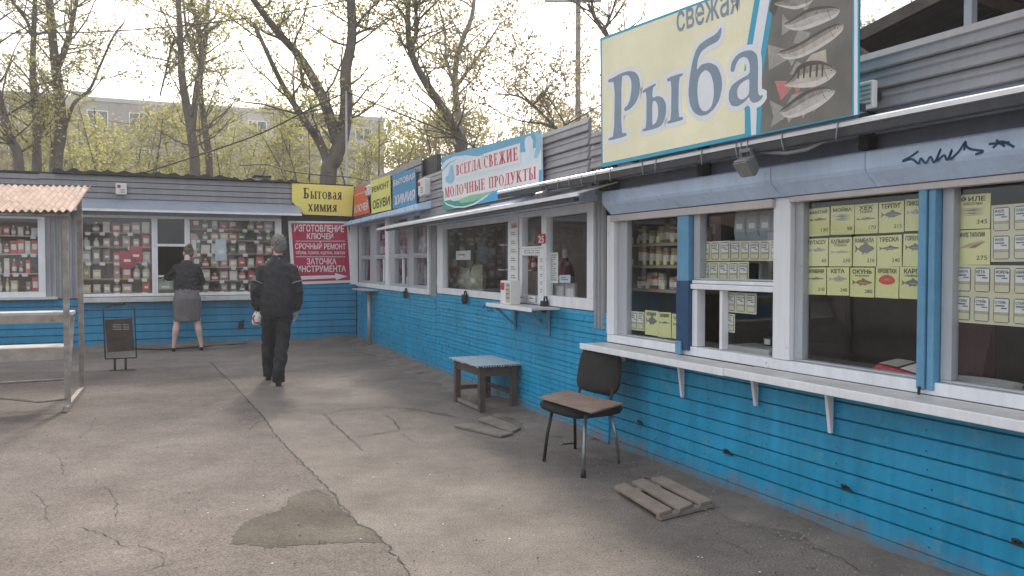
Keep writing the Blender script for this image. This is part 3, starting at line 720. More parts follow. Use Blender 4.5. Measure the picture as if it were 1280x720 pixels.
t, o = poly_sign(FB, 'shop_sign', 'yellow sheet sign with brown slab letters and a cut lower left corner', 'sign', [(365, 252), (380, 268), (440, 270.5), (442.5, 233), (365, 229)], -.11, .012, 'sign_yellow')
for s, (x0, y0, x1, y1) in (('Бытовая', (379, 248, 427.5, 236.5)), ('химия', (385, 264, 421.5, 252))):
    a = FB.P(x0, y0, -.113); b_ = FB.P(x1, y1 if s[0] == 'Б' else y1 + .4, -.113); serif_plate('lettering', s, 'text_brown', t, o, -.113, (a[0], a[1], b_[0], b_[1]), .2, .1, .07)
t, o = poly_sign(FB, 'repair_board', 'crimson board on white backing listing key cutting and repairs with an arrow', 'sign', [(360, 276), (435, 277), (445, 353), (365, 356)], -.04, .02, 'sign_white')
flat(FB, [(364, 279), (433.3, 279), (437.8, 350), (369, 352.3)], -.043, 'red_field', 'sign_crimson', t, o)
for s, bl, tr, bo in (('ИЗГОТОВЛЕНИЕ', (367.8, 289.4), (430, 281.5), .022), ('КЛЮЧЕЙ', (383.5, 298.8), (416.5, 289.8), .022), ('СРОЧНЫЙ РЕМОНТ', (368.9, 311.4), (432, 302.6), .022), ('обуви, сумок, курток, зонтов', (370, 318.8), (431.4, 313.4), .012), ('ЗАТОЧКА', (383.5, 330.6), (420.5, 322.8), .022), ('ИНСТРУМЕНТА', (371.3, 340.2), (432.3, 331.8), .022)): write(FB, s, 'text_white', t, o, -.045, bl, tr, bo)
for y in (301.4, 321): flat(FB, [(369.5, y - .35), (431.5, y - .35), (431.5, y + .35), (369.5, y + .35)], -.045, 'rule', 'text_white', t, o)
flat(FB, [(373, 345.2), (419, 343.8), (418.5, 341.2), (434, 345.4), (420, 350), (419.5, 347.6), (373, 349.8)], -.045, 'arrow', 'text_white', t, o)

# ------------------------------------------------------------------ the repair kiosk in the corner
kr = thing('repair_kiosk', 'small kiosk in the corner with narrow grey framed windows and three signs above', 'kiosk', (*CA, 0), FR.a)
ur = lambda p, off=0.: FR.U(p, off)
SR = 1.03; e1 = ur(545.5)
siding(kr, .03, e1 - .006, .03, SR, .091, 'blue_siding', rib=True)
part(kr, 'wall', 'dark_metal', (.03, e1, .014, .07, 0, 1.02), (.03, e1, .014, .07, 2.19, 2.9))
part(kr, 'sill_rail', 'white_frame', (.03, ur(539), -.035, .0, SR + .002, 1.105), bev=.004)
zt = 2.185
cols = [(.03, .455), (.455, 1.267), (1.72, 2.474), (3.02, 3.84), (4.16, 4.93)]
for q in ((.2, .44, -.01), (1.285, 1.70, -.012), (3.86, 4.13, -.012), (2.69, 3.0, -.008)): part(kr, 'window_post', 'grey_frame', (*q, .06, 1.106, zt), bev=.004)
for q in ((2.49, 2.685), (4.945, 5.01)): part(kr, 'window_post', 'white_frame', (*q, -.04, .06, 1.106, zt), bev=.004)
for a, b_ in ((.445, 1.28), (1.705, 2.485), (3.005, 3.855), (4.135, 4.94)):
    window(kr, a, b_, 1.108, 1.555, ws=(.045, .035, .04, .02), m='grey_frame'); window(kr, a, b_, 1.557, zt, ws=(.045, .035, .045, .05), m='grey_frame')
for a in (2.22, 3.5): part(kr, 'hatch_post', 'white_frame', (a, a + .05, -.015, .015, 1.15, 1.53), bev=.003)
corrugated_v(kr, 'corrugated_panel', 5.015, e1 - .006, 1.02, zt, 'grey_corrugated', .08, .02, -.004)
MB().prism_yz([(.0, 2.19), (-.24, 2.165), (-.26, 2.17), (-.26, 2.235), (.0, 2.30)], .02, e1).build('canopy', 'shutter_box', kr, bev=.004)
siding(kr, .02, FR.U(526.5, -.05), 2.31, 2.93, .1, 'grey_siding', 'fascia_plank', .014, -.04)
shell(kr, .06, e1 - .02, 2.0, 2.25)
part(kr, 'goods_board', 'interior_white', (.5, 4.9, .5, .52, 1.0, 2.2))
part(kr, 'shelf', 'interior_white', (.5, 4.9, .12, .48, 1.13, 1.15), (.5, 4.9, .25, .48, 1.56, 1.58))
rr = random.Random(5)
LR = 'goods in the repair kiosk windows'
PINK = [(.5, .36, .38), (.45, .12, .16), (.55, .52, .5), (.35, .2, .22), (.4, .42, .46), (.56, .50, .46)]
shelf_goods(FR, .6, 4.85, .2, 1.151, 16, ['carton', 'packet', 'bottle'], PINK, (.16, .34), 'the sill of the corner kiosk windows', LR, rr)
shelf_goods(FR, .6, 4.85, .36, 1.581, 15, ['carton', 'packet', 'bottle'], PINK, (.2, .42), 'the upper shelf of the corner kiosk windows', LR, rr)
G3 = 'signs over the repair kiosk'
t, o = poly_sign(FR, 'shop_sign', 'small orange red sign with white letters about keys in the corner', 'sign', [(442.5, 237), (457.5, 230), (461.5, 266), (442, 271)], -.1, .012, 'sign_orange', G3)
write(FR, 'ИЗГОТОВЛЕНИЕ', 'text_white', t, o, -.103, (443.6, 245.3), (456.8, 238.5)); write(FR, 'КЛЮЧЕЙ', 'text_white', t, o, -.103, (443.2, 266.5), (460.2, 249))
t, o = poly_sign(FR, 'shop_sign', 'pale yellow sign with black letters about shoe repair', 'sign', [(463, 226.3), (487, 218.5), (488.3, 261.8), (464.5, 267)], -.1, .012, 'sign_yellow_green', G3)
write(FR, 'РЕМОНТ', 'print_black', t, o, -.103, (465, 241.5), (486, 225.8)); write(FR, 'ОБУВИ', 'print_black', t, o, -.103, (466, 262), (487, 244))
t, o = poly_sign(FR, 'shop_sign', 'blue sign with white letters for household chemicals beside the yellow one', 'sign', [(490.5, 217.5), (519, 210.3), (520, 255.8), (491, 261.3)], -.1, .012, 'sign_blue', G3)
write(FR, 'БЫТОВАЯ', 'text_white', t, o, -.103, (492, 232.8), (518.3, 215.5)); write(FR, 'ХИМИЯ', 'text_white', t, o, -.103, (492.8, 256.5), (518.8, 236.5))
alarm_box(FR, (459, 238), -.06, 'white alarm box between the orange and the pale yellow sign', .2, .17)
alarm_box(FR, (527, 234), -.06, 'white alarm box right of the blue sign', .3, .22)
padlock(FR, ur(511.5), -.035, 1.06, 'black padlock hanging under the corner kiosk windows')

# ------------------------------------------------------------------ the dairy kiosk
km = thing('dairy_kiosk', 'dairy kiosk with wide window, serving hatch and blue and white sign', 'kiosk', FR.pt(e1, 0, 0), FR.a)
m0, m1 = e1 + .004, RL - .01
km.location = (*CA, 0)                            # parts are given along the shared wall; recentred at the end
SM = 1.065
siding(km, m0, ur(763), .03, SM, .091, 'blue_siding', rib=True)
part(km, 'wall', 'dark_metal', (m0, m1, .014, .07, 0, 1.055), (m0, m1, .014, .07, 1.955, 2.5))
u548, u637, u648, u651, u680, u744 = ur(548), ur(637), ur(648), ur(651), ur(680), ur(744)
window(km, u548, u637 + .05, SM + .003, 1.955, ws=(ur(555) - u548, .05, .075, .065), m='white_frame')
MB().box(u637 + .052, u651 - .004, -.035, .06, SM + .003, 1.955).build('window_post', 'white_frame', km, bev=.004)
hz0, hz1 = 1.15, 1.53
window(km, u651, u680 + .04, 1.60, 1.955, ws=(ur(654.5) - u651, .06, .02, .05))
part(km, 'hatch_frame', 'white_frame', (u651, ur(654.5), -.02, .05, SM + .003, 1.598), (ur(674.5), u680 + .04, -.02, .05, SM + .003, 1.598), (ur(654.5) + .001, ur(674.5) - .001, -.02, .05, SM + .003, 1.148), (ur(654.5) + .001, ur(674.5) - .001, -.02, .05, 1.535, 1.598), bev=.004)
window(km, u680 + .042, u744, SM + .003, 1.955, ws=(.05, u744 - ur(736), .095, .075))
corrugated_v(km, 'corrugated_panel', u744 + .004, RL + .12, .93, 2.02, 'grey_corrugated', .055, .02, -.004)
MB().prism_yz([(-.0, 1.96), (-.13, 1.945), (-.16, 1.965), (-.16, 2.05), (0, 2.05)], m0, u637 + .02).build('shutter_box', 'shutter_box', km, bev=.004)
MB().prism_yz([(-.0, 1.96), (-.19, 1.938), (-.22, 1.955), (-.22, 2.05), (0, 2.05)], u637 + .024, RL - .0).build('shutter_box', 'shutter_box', km, bev=.004)
gu0, gu1 = FR.U(471, -.4), FR.U(722, -.4)
MB().prism_yz([(-.40, 1.985), (-.385, 1.985), (-.06, 2.075), (-.06, 2.065), (-.385, 1.972), (-.385, 1.955), (-.40, 1.955)], gu0, gu1).build('gutter', 'gutter_white', km)
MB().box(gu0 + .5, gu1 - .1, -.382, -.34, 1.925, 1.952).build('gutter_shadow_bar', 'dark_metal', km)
fu0 = FR.U(527, -.05)
zf = [2.08, 2.53]
for i in range(5):                                # fascia planks fall slightly towards the fish kiosk
    z0, z1 = 2.075 + i * .113, 2.075 + (i + 1) * .113
    plank(km, 'fascia_plank', fu0, FR.U(737.5, -.05), z0, z1 - .001, 'grey_siding', .03, -.05, rib=True)
shell(km, m0 + .05, m1 - .02, 2.0, 2.06)
part(km, 'inner_partition', 'interior_shelf', (m0 + .1, u637 + .3, .9, .93, .06, 2.05))
part(km, 'shelf', 'interior_white', (ur(592), ur(632), .3, .55, 1.375, 1.39), (ur(594), ur(634), .3, .55, 1.66, 1.675))
part(km, 'counter', 'interior_white', (m0 + .1, RL - .1, .1, .5, 1.08, 1.10))
rr = random.Random(9)
shelf_goods(FR, ur(594), ur(630), .42, 1.391, 7, ['carton', 'packet', 'jar'], [(.4, .12, .1), (.35, .2, .14), (.45, .32, .24), (.5, .16, .12)], (.12, .22), 'the shelf in the wide dairy window', 'packets on the dairy shelf', rr)
for i, (px, w, h, c, lb) in enumerate([(566, .42, .36, (.36, .26, .22), 'brown paper bag standing low in the left of the dairy window'), (581, .4, .3, (.45, .42, .34), 'crumpled pale bag in the middle of the wide dairy window'), (597, .36, .34, (.36, .36, .24), 'olive bag lying on the counter in the wide dairy window')]):
    good(FR, 'packet', FR.U(px, .3), .3, 1.101, w, h, c, lb, 'bag', None, d=.3)
def note(fr, px0, py0, px1, py1, y, label, m='paper_white', lines=4, group=None, name='notice', cat='notice', head=None, hm='print_grey', lm='print_grey'):
    a = fr.P(px0, py1, y); b_ = fr.P(px1, py0, y); u0, z0, u1, z1 = a[0], a[1], b_[0], b_[1]
    t, o = on(fr, name, label, cat, (u0 + u1) / 2, y, z0, group)
    MB().box(u0, u1, y, y + .003, z0, z1).build('sheet', m, t, o); t.rotation_euler[1] = random.uniform(-.03, .03)
    hh = (z1 - z0) / (lines + 1.5); w = u1 - u0; r2 = random.Random(px0)
    for i in range(lines):
        zc = z1 - hh * (i + 1); plate('print_line', UNIT, lm, t, o, y - .0015, (u0 + w * .12, zc - hh * .28, u0 + w * r2.uniform(.6, .9), zc + hh * .1))
    if head: plate('lettering', sans(head), hm, t, o, y - .0015, (u0 + w * .1, z1 - hh * 1.4, u0 + w * .9, z1 - hh * .3))
    return t
GN = 'notices around the dairy hatch'
note(FR, 638, 277, 647, 286, -.04, 'small notice with dark red words at the top of the paper column', lines=0, group=GN, head='СЫРЫ', hm='dairy_red')
for k in range(6): note(FR, 637.7, 287.5 + k * 10.8, 647, 297 + k * 10.8, -.04, ['first', 'second', 'third', 'fourth', 'fifth', 'lowest'][k] + ' price slip from the top in the paper column left of the hatch', lines=2, group=GN)
for k in range(4): note(FR, 655 + k * 5, 310.5, 659.3 + k * 5, 319.5, -.025, ['leftmost', 'second', 'third', 'rightmost'][k] + ' of four small slips in the row over the hatch opening', lines=2, group=GN)
for k in range(5): note(FR, 674.8, 321 + k * 9.6, 679.6, 330 + k * 9.6, -.025, ['top', 'second', 'third', 'fourth', 'lowest'][k] + ' narrow slip on the post right of the hatch opening', lines=2, group=GN)
note(FR, 672, 292, 681, 304.5, -.03, 'round red price burst stuck above the hatch', 'plastic_red', 0, GN, head='25', hm='text_white')
note(FR, 684.5, 315.5, 697.5, 353.5, .03, 'long white price list hanging in the right dairy window', lines=12)
note(FR, 699.5, 344, 713, 353, .03, 'pale green card behind the right dairy window', 'dairy_pale', 2)
note(FR, 649, 369, 657, 376, -.04, 'left of two small black and white tags below the hatch', lines=1, group=GN); note(FR, 660.5, 370, 669, 377, -.04, 'right of two small black and white tags below the hatch', lines=1, group=GN)
note(FR, 570, 313, 588, 325, .12, 'small pale notice hanging in the wide dairy window', lines=1, group=None)
for i, (px, w, h) in enumerate([(690, .1, .12), (701, .16, .2), (714, .15, .18)]):
    good(FR, 'carton', FR.U(px, .12), .12, 1.101, w, h, (.5, .5, .48), ['small leaning grey card', 'pale grey carton', 'tilted pale carton'][i] + ' standing ' + ['left', 'in the middle', 'right'][i] + ' on the counter of the right dairy window', 'carton', None, .15, d=.05)
good(FR, 'bottle', FR.U(707, .5), .5, 1.101, .22, .5, (.34, .06, .08), 'dark red bottle deep in the right dairy window', 'bottle', None)
part(km, 'inner_fridge', 'interior_white', (ur(712), ur(730), .5, .95, 1.101, 1.95))
for px in ([(604, 381.5), (604.5, 387)], [(604, 381.5), (607.5, 382.2)], [(609, 382.6), (609.3, 387.8), (612.5, 387.8), (612.3, 383)], [(614.5, 383.2), (614.8, 388.3), (617, 388.6)], [(619.5, 384), (620, 387), (622.6, 387.2), (622.4, 384.2), (622.8, 389)]): stroke(FR, 'graffiti', px, .006, -.0185, 'print_black', km, (0, 0, 0))
for px in ([(674, 399), (677, 402), (674.5, 403)], [(676, 399), (675, 403)]): stroke(FR, 'graffiti', px, .006, -.0185, 'print_black', km, (0, 0, 0))
# shelf below the hatch, its brackets and the box on it
sh, o = on(FR, 'serving_shelf', 'short white shelf on two brackets below the dairy hatch', 'shelf', FR.U(640, -.15), 0, 1.03)
s0, s1 = FR.U(608.5, -.3), FR.U(665.5, -.3)
MB().box(s0, s1, -.30, -.036, 1.045, 1.063).build('board', 'white_shelf', sh, o, bev=.003)
MB().box(s0, s1, -.312, -.302, 1.03, 1.066).build('edge_strip', 'white_frame', sh, o, bev=.003)
for p in (641.5, 684): 
    u = FR.U(p, -.04); MB().box(u - .025, u + .025, -.04, -.018, .80, 1.043).build('bracket', 'blue_paint', sh, o, bev=.003)
    MB().bar((u, -.03, .84), (u, -.24, 1.036), .02).build('brace', 'blue_paint', sh, o)
u = FR.U(636.5, -.2)
t, o = on(FR, 'carton', 'white and pink tea carton on the small dairy shelf', 'carton', u, -.19, 1.0645)
MB().box(u - .13, u + .13, -.24, -.14, 1.0645, 1.29).build('box', 'paper_white', t, o, bev=.003)
plate('printed_panel', UNIT, 'dairy_red', t, o, -.2415, (u - .12, 1.20, u - .02, 1.27)); plate('printed_panel', UNIT, 'fish_pale', t, o, -.2415, (u + .01, 1.08, u + .12, 1.27))
for k in range(4): plate('print_line', UNIT, 'print_grey', t, o, -.243, (u + .025, 1.24 - k * .04, u + .105, 1.252 - k * .04))
padlock(FR, ur(586), -.03, 1.10, 'black padlock on the rail below the wide dairy window')
padlock(FR, ur(687), -.03, 1.12, 'black padlock hanging at the right end of the dairy shelf')
# the dairy sign
SGN = [(552, 196), (676, 163), (677.5, 239), (553.5, 263)]
t, o = poly_sign(FR, 'dairy_sign', 'blue and white sign for fresh dairy products with a spoon', 'sign', SGN, -.12, .015, 'dairy_pale')
def band(pxs, m, y): return flat(FR, pxs, y, 'printed_shape', m, t, o)
band([(552, 196), (676, 163), (676.3, 182), (655, 190), (630, 192), (605, 196), (590, 195), (575, 197), (562, 204), (552.3, 215)], 'dairy_sky', -0.12067)
band([(552.5, 206), (558, 200), (568, 195.5), (582, 194), (600, 196), (600, 199), (584, 197.5), (570, 199), (560, 204), (552.6, 213)], 'dairy_pale', -0.12135)
band([(553, 238), (556, 243), (560, 249), (567, 251.5), (577, 250), (588, 244.5), (608, 241.5), (620, 237.5), (604, 249), (596, 254.6), (553.5, 263)], 'dairy_green', -0.12112)
band([(572, 250.5), (586, 245), (608, 241), (618, 238), (607, 246), (590, 252), (576, 254)], 'dairy_light_green', -0.12158)
band([(596, 254.6), (606, 248), (622, 236.8), (650, 232), (660, 231), (672, 213), (677, 212), (677.5, 239)], 'dairy_bright', -0.12099)
band([(554, 251), (560, 255), (569, 258), (580, 258), (592, 254), (605, 246), (616, 238.5), (606, 248), (593, 256), (580, 259.7), (568, 259.7), (558, 256)], 'dairy_pale', -0.12202)
band([(656, 184), (655.5, 176), (658, 171), (663, 169.5), (666.5, 176), (666, 187), (663, 195), (660, 203), (658.6, 203), (659, 196)], 'dairy_pale', -0.12158)
band([(667, 165.5), (673, 164.5), (676, 169), (676.2, 186), (671, 198), (667, 197), (669.5, 186), (670, 173)], 'milk_blue', -0.12171)
band([(556.5, 222), (560, 219), (562, 212), (563.5, 206), (566, 206.5), (567, 213), (568, 222), (566.5, 228), (562, 229.5), (557.5, 227)], 'milk_blue', -0.12166)
band([(653.5, 233), (661, 231.5), (659.5, 243), (656.5, 244)], 'dairy_pale', -0.12171)
band([(630, 237), (640, 235.3), (639, 239), (636.5, 236.5), (634, 240), (632, 237.3)], 'dairy_pale', -0.12176)
for s, q in (('ВСЕГДА', [(570.3, 219.5), (602, 210.7), (602, 197.6), (570, 206.5)]), ('СВЕЖИЕ', [(605, 210.5), (648.5, 199.6), (648, 183.4), (604.6, 195.6)]),
             ('МОЛОЧНЫЕ', [(556.3, 247.6), (607.3, 236), (607, 222.6), (556, 235)]), ('ПРОДУКТЫ', [(611, 235.5), (671, 223.3), (671, 207.8), (610.6, 222)])):
    Q = [FR.P(x, y, -0.12225) for x, y in q]
    ex = .045; Q2 = [(Q[0][0] - ex, Q[0][1] - .035), (Q[1][0] + ex, Q[1][1] - .035), (Q[2][0] + ex, Q[2][1] + .03), (Q[3][0] - ex, Q[3][1] + .03)]
    plate('lettering_glow', UNIT, 'sign_white', t, o, -0.12234, Q2); serif_plate('lettering', s, 'dairy_red', t, o, -0.12315, Q, .19, .06, .07)
# ------------------------------------------------------------------ the fish kiosk
kf = thing('fish_kiosk', 'nearest kiosk with blue siding, roller shutter box and long white counter shelf', 'kiosk', (*CJ, 0), FS.a)
us = lambda p, off=0.: FS.U(p, off)
UE = 6.2
for i in range(8): plank(kf, 'siding_plank', .04, UE, .075 + i * .0925, .075 + (i + 1) * .0925, 'blue_siding', .0085)
nh = MB()
for i in range(8):
    for k in range(11):
        uu = .3 + k * .55 + random.uniform(-.02, .02); zz = .075 + i * .0925 + .03 + random.uniform(-.006, .006); nh.box(uu - .003, uu + .003, -.0092, -.002, zz - .003, zz + .003)
nh.build('nail_heads', 'dark_metal', kf)['kind'] = 'stuff'
part(kf, 'skirting_board', 'blue_siding', (.04, UE, -.012, .012, .012, .073))
part(kf, 'wall', 'dark_metal', (.04, UE, .014, .07, 0, .83), (.04, UE, .014, .07, 1.84, 2.14))
z0, z1 = .838, 1.825
xa, xb, xc, xd = us(763), us(772), us(783), us(853)
part(kf, 'bottom_rail', 'white_frame', (xa, UE, -.03, .06, z0, .898), bev=.004)
part(kf, 'shutter_bottom_bar', 'beige_strip', (xa + .09, us(970) + .03, -.06, -.002, 1.776, 1.826), (us(995), 4.33, -.06, -.002, 1.796, 1.828), (4.5, UE, -.06, -.002, 1.796, 1.828), bev=.004)
part(kf, 'window_post', 'white_frame', (xa, xb, -.035, .06, .90, 1.83), bev=.004)
part(kf, 'window_post', 'white_frame', (us(972), us(993), -.035, .06, .90, 1.83), bev=.005)
part(kf, 'window_post', 'white_frame', (4.35, 4.48, -.035, .06, .90, 1.83), bev=.005)
window(kf, xb + .003, xd + .03, .90, 1.83, ws=(us(783) - xb, .03, .012, .02), m='grey_frame', y0=.0, y1=.05, gy=.03)
MB().box(xd, us(867), -.045, .055, 1.335, 1.80).build('sliding_post', 'blue_paint', kf, bev=.004)
MB().box(xd - .002, us(868), -.05, .055, .87, 1.333).build('sliding_post', 'dark_blue_paint', kf, bev=.004)
MB().box(xd + .01, us(861), -.065, -.0515, .84, .93).build('latch', 'blue_paint', kf, bev=.003)
w2a, w2b = us(868) + .003, us(972) - .002
window(kf, w2a, w2b, 1.345, 1.83, ws=(us(876) - w2a, .012, .012, .02), m='grey_frame', y0=-.01, y1=.05, gy=.03)
part(kf, 'transom', 'white_frame', (w2a, w2b, -.035, .05, 1.284, 1.318), (w2a, w2b, -.022, .05, 1.321, 1.343), bev=.004)
part(kf, 'hatch_post', 'white_frame', (w2a, us(874.5), -.02, .05, .90, 1.282), bev=.004)
hp0, hp1 = us(901.5), us(905)
MB().box(hp0, hp1, -.012, .04, .905, 1.282).build('hatch_post', 'white_frame', kf, bev=.003)
MB().box(hp1 + .002, w2b, .03, .035, .90, 1.282).build('hatch_pane', 'glass', kf)
w3a, w3b = us(993) + .003, us(1156)
window(kf, w3a, w3b + .03, .90, 1.83, ws=(us(1003.5) - w3a, .03, .012, .02), m='grey_frame', y0=0., y1=.05, gy=.03)
MB().box(w3b, us(1166), -.05, .055, .86, 1.80).box(us(1167.5), us(1176), -.042, .055, .86, 1.80).build('sliding_post', 'blue_paint', kf, bev=.004)
MB().box(w3b + .02, us(1163), -.065, -.0515, .815, .875).build('latch', 'dark_metal', kf, bev=.003)
w4a = us(1177)
window(kf, w4a, 4.34, .90, 1.83, ws=(us(1191) - w4a, .03, .012, .02), m='grey_frame', y0=0., y1=.05, gy=.03)
window(kf, 4.49, UE - .02, .90, 1.83, ws=(.06, .03, .012, .02), m='grey_frame', y0=0., y1=.05, gy=.03)
# roller shutter boxes
OB = -.15
zt_, zk_ = FS.Z(1000, 201, OB), FS.Z(1000, 226, OB)
b0 = FS.U(752, OB)
for a, b_ in ((b0, FS.U(962, OB)), (FS.U(962, OB) + .004, FS.U(1079, OB)), (FS.U(1079, OB) + .004, UE)):
    MB().prism_yz([(0, 1.835), (-.07, 1.83), (OB + .012, zk_), (OB, zk_ + .02), (OB, zt_ - .01), (OB + .01, zt_), (0, zt_)], a, b_).build('shutter_box', 'shutter_box', kf, bev=.004)
# scrawl on the shutter box
for px in ([(1148, 189), (1138, 196), (1128, 201.5), (1140, 199), (1148, 204.5), (1151, 198), (1157, 204), (1163, 196), (1168, 203), (1176, 186), (1171, 201), (1180, 194), (1184, 200), (1190, 187), (1187, 199), (1198, 190), (1207, 177), (1205, 188)],
           [(1205, 178), (1212, 186), (1229, 189), (1219, 193)], [(1236, 180), (1262, 178)], [(1241, 185), (1252, 177), (1268, 184)], [(1245, 175), (1256, 183)]):
    stroke(FS, 'graffiti', px, .0055, OB - .0015, 'dark_blue_paint', kf, (0, 0, 0))
# wall above the boxes, brackets, gutter, fascia
siding(kf, .02, UE, zt_ + .002, 2.20, .1, 'sky_tinted_siding', 'fascia_plank', .014, -.03)
for i in range(3): plank(kf, 'fascia_plank', .03, UE, 2.205 + i * .098, 2.205 + (i + 1) * .098, 'grey_siding', .032, -.07, rib=True)
for p in (753, 764, 877, 1080, 1290): MB().box(FS.U(p, -.1) - .028, FS.U(p, -.1) + .028, -.12, -.05, zt_ + .01, 2.2).build('wall_bracket', 'dark_metal', kf, bev=.004)
OG = -.35; gz = 2.12
MB().prism_yz([(OG, gz), (OG + .012, gz + .008), (-.10, gz + .03), (-.10, gz + .024), (OG + .014, gz + .002), (OG + .014, gz - .02), (OG, gz - .02)], -1.25, UE).build('gutter', 'gutter_white', kf)
MB().box(-1.25, UE, OG + .005, OG + .04, gz - .068, gz - .024).build('gutter_beam', 'dark_metal', kf, bev=.004)
for i, p in enumerate((698, 712, 727, 745, 763, 803, 820, 877, 920, 926, 934, 977, 1046)):
    u = FS.U(p, OG); MB().tube([(u, OG - .003, gz + .006), (u - .004, OG - .006, gz - .03), (u + .012 * (i % 3 - 1), OG - .004, gz - .085)], .0035, n=5).build('wire_tie', 'cable_grey', kf, smooth=True)
part(kf, 'flashing', 'sky_tinted_siding', (.03, UE, -.066, -.05, 2.09, 2.212))
shell(kf, .1, UE - .02, 2.2, 2.14)
# long counter shelf in two pieces, with brackets
SE = -.27
def shelf_piece(u0, u1, z, label):
    t, o = on(FS, 'counter_shelf', label, 'shelf', (u0 + u1) / 2, 0, z, 'white counter shelves of the fish kiosk')
    MB().box(u0, u1, SE + .014, -.031, z - .018, z).build('board', 'white_shelf', t, o, bev=.003)
    MB().box(u0, u1, SE - .002, SE + .012, z - .042, z + .004).build('edge_strip', 'white_frame', t, o, bev=.004)
    return t, o
sm = us(950)
ta, oa = shelf_piece(FS.U(725, SE), sm - .003, .833, 'left piece of the white counter shelf, behind the chair')
tb, ob = shelf_piece(sm + .003, UE, .836, 'long right piece of the white counter shelf under the fish posters')
for t, o, p in ((ta, oa, 780), (ta, oa, 853.5), (tb, ob, 946), (tb, ob, 1040)):
    u = FS.U(p, -.03); zb_ = FS.Z(p, {780: 452, 853.5: 497, 946: 508, 1040: 542}[p], -.03)
    MB().prism_yz([(-.018, .812), (-.075, .812), (-.07, .79), (-.036, zb_), (-.018, zb_)], u - .011, u + .011).build('bracket', 'white_frame', t, o, bev=.002)
# hasps screwed to the siding
def hasp(px, py, label, s=1.):
    u, z = FS.P(px, py, -.02); t, o = on(FS, 'hasp', label, 'hasp', u, -.018, z - .03, 'rusty hasps on the fish kiosk wall')
    MB().box(u - .045 * s, u + .05 * s, -.026, -.0175, z - .022, z - .008).build('plate', 'dark_metal', t, o, bev=.003)
    MB().tube([(u - .01, -.02, z - .01), (u - .008, -.045, z + .012 * s), (u + .012, -.045, z + .016 * s), (u + .014, -.02, z - .006)], .006).build('ring', 'dark_metal', t, o, smooth=True)
hasp(910, 564, 'dark hasp on the blue wall nearest the pallet'); hasp(1058, 608, 'hasp low on the blue wall under the third bracket', .7); hasp(801, 527, 'small hasp on the blue wall behind the chair leg', .6); hasp(1273, 676, 'hasp on the blue wall at the right edge', .7)
# ---- posters and price sheets behind the glass
YP = .042
def fish_shape(kind='plain', n=14):
    up = []; lo = []
    dep = {'plain': .16, 'slim': .10, 'deep': .26, 'flat': .42, 'tall': .22}[kind]
    for i in range(n + 1):
        t = i / n; h = dep * (math.sin(math.pi * min(1, t ** .8 * .93 + .05)) ** .8)
        up.append((.22 + t * .78, .5 + h * (1.0 if t < .95 else .6))); lo.append((.22 + t * .78, .5 - h * .9))
    return up[::-1] + [(.16, .5 + .05), (0, .5 + dep * .9 + .04), (.05, .5), (0, .5 - dep * .9 - .04), (.16, .5 - .05)] + lo
def fins(kind):
    d = {'plain': .16, 'slim': .10, 'deep': .26, 'flat': .42, 'tall': .22}[kind]
    return [[(.45, .5 + d * .8), (.55, .5 + d * 1.75), (.72, .5 + d * .9)], [(.42, .5 - d * .7), (.38, .5 - d * 1.5), (.52, .5 - d * .8)], [(.66, .5 - d * .7), (.6, .5 - d * 1.4), (.74, .5 - d * .7)]]
def draw_fish(t, o, y, q, kind, m, mf=None):
    if kind == 'shrimp':
        P = [(.5 + .42 * math.cos(a) * (1 - .2 * math.sin(a)), .5 + .45 * math.sin(a)) for a in [i * .35 for i in range(18)]]
        plate('picture', (P, [tuple(range(18))]), m, t, o, y, q); plate('picture', ([(.3, .42), (.7, .45), (.62, .62), (.4, .6)], [(0, 1, 2, 3)]), 'fish_red', t, o, y - .0006, q); return
    if kind == 'many':
        for k in range(5): plate('picture', ([(.05, .2 + k * .14), (.5, .27 + k * .14), (.95, .22 + k * .13), (.5, .18 + k * .13)], [(0, 1, 2, 3)]), m if k % 2 else 'print_silver', t, o, y - .0003 * k, q)
        return
    if kind == 'fillet':
        plate('picture', ([(.05, .2), (.3, .25), (.95, .75), (.8, .8), (.4, .6)], [(0, 1, 2, 3, 4)]), 'print_pale', t, o, y, q); plate('picture', ([(.35, .2), (.6, .2), (.95, .72), (.6, .5)], [(0, 1, 2, 3)]), 'print_brown', t, o, y - .0005, q); return
    p = fish_shape(kind); plate('picture', (p, [tuple(range(len(p)))]), m, t, o, y, q)
    for f in fins(kind): plate('picture', (f, [(0, 1, 2)]), mf or m, t, o, y - .0004, q)
    if kind not in ('flat',): plate('picture', ([(.3, .47), (.6, .4), (.9, .45), (.6, .5)], [(0, 1, 2, 3)]), 'print_silver', t, o, y - .0008, q)
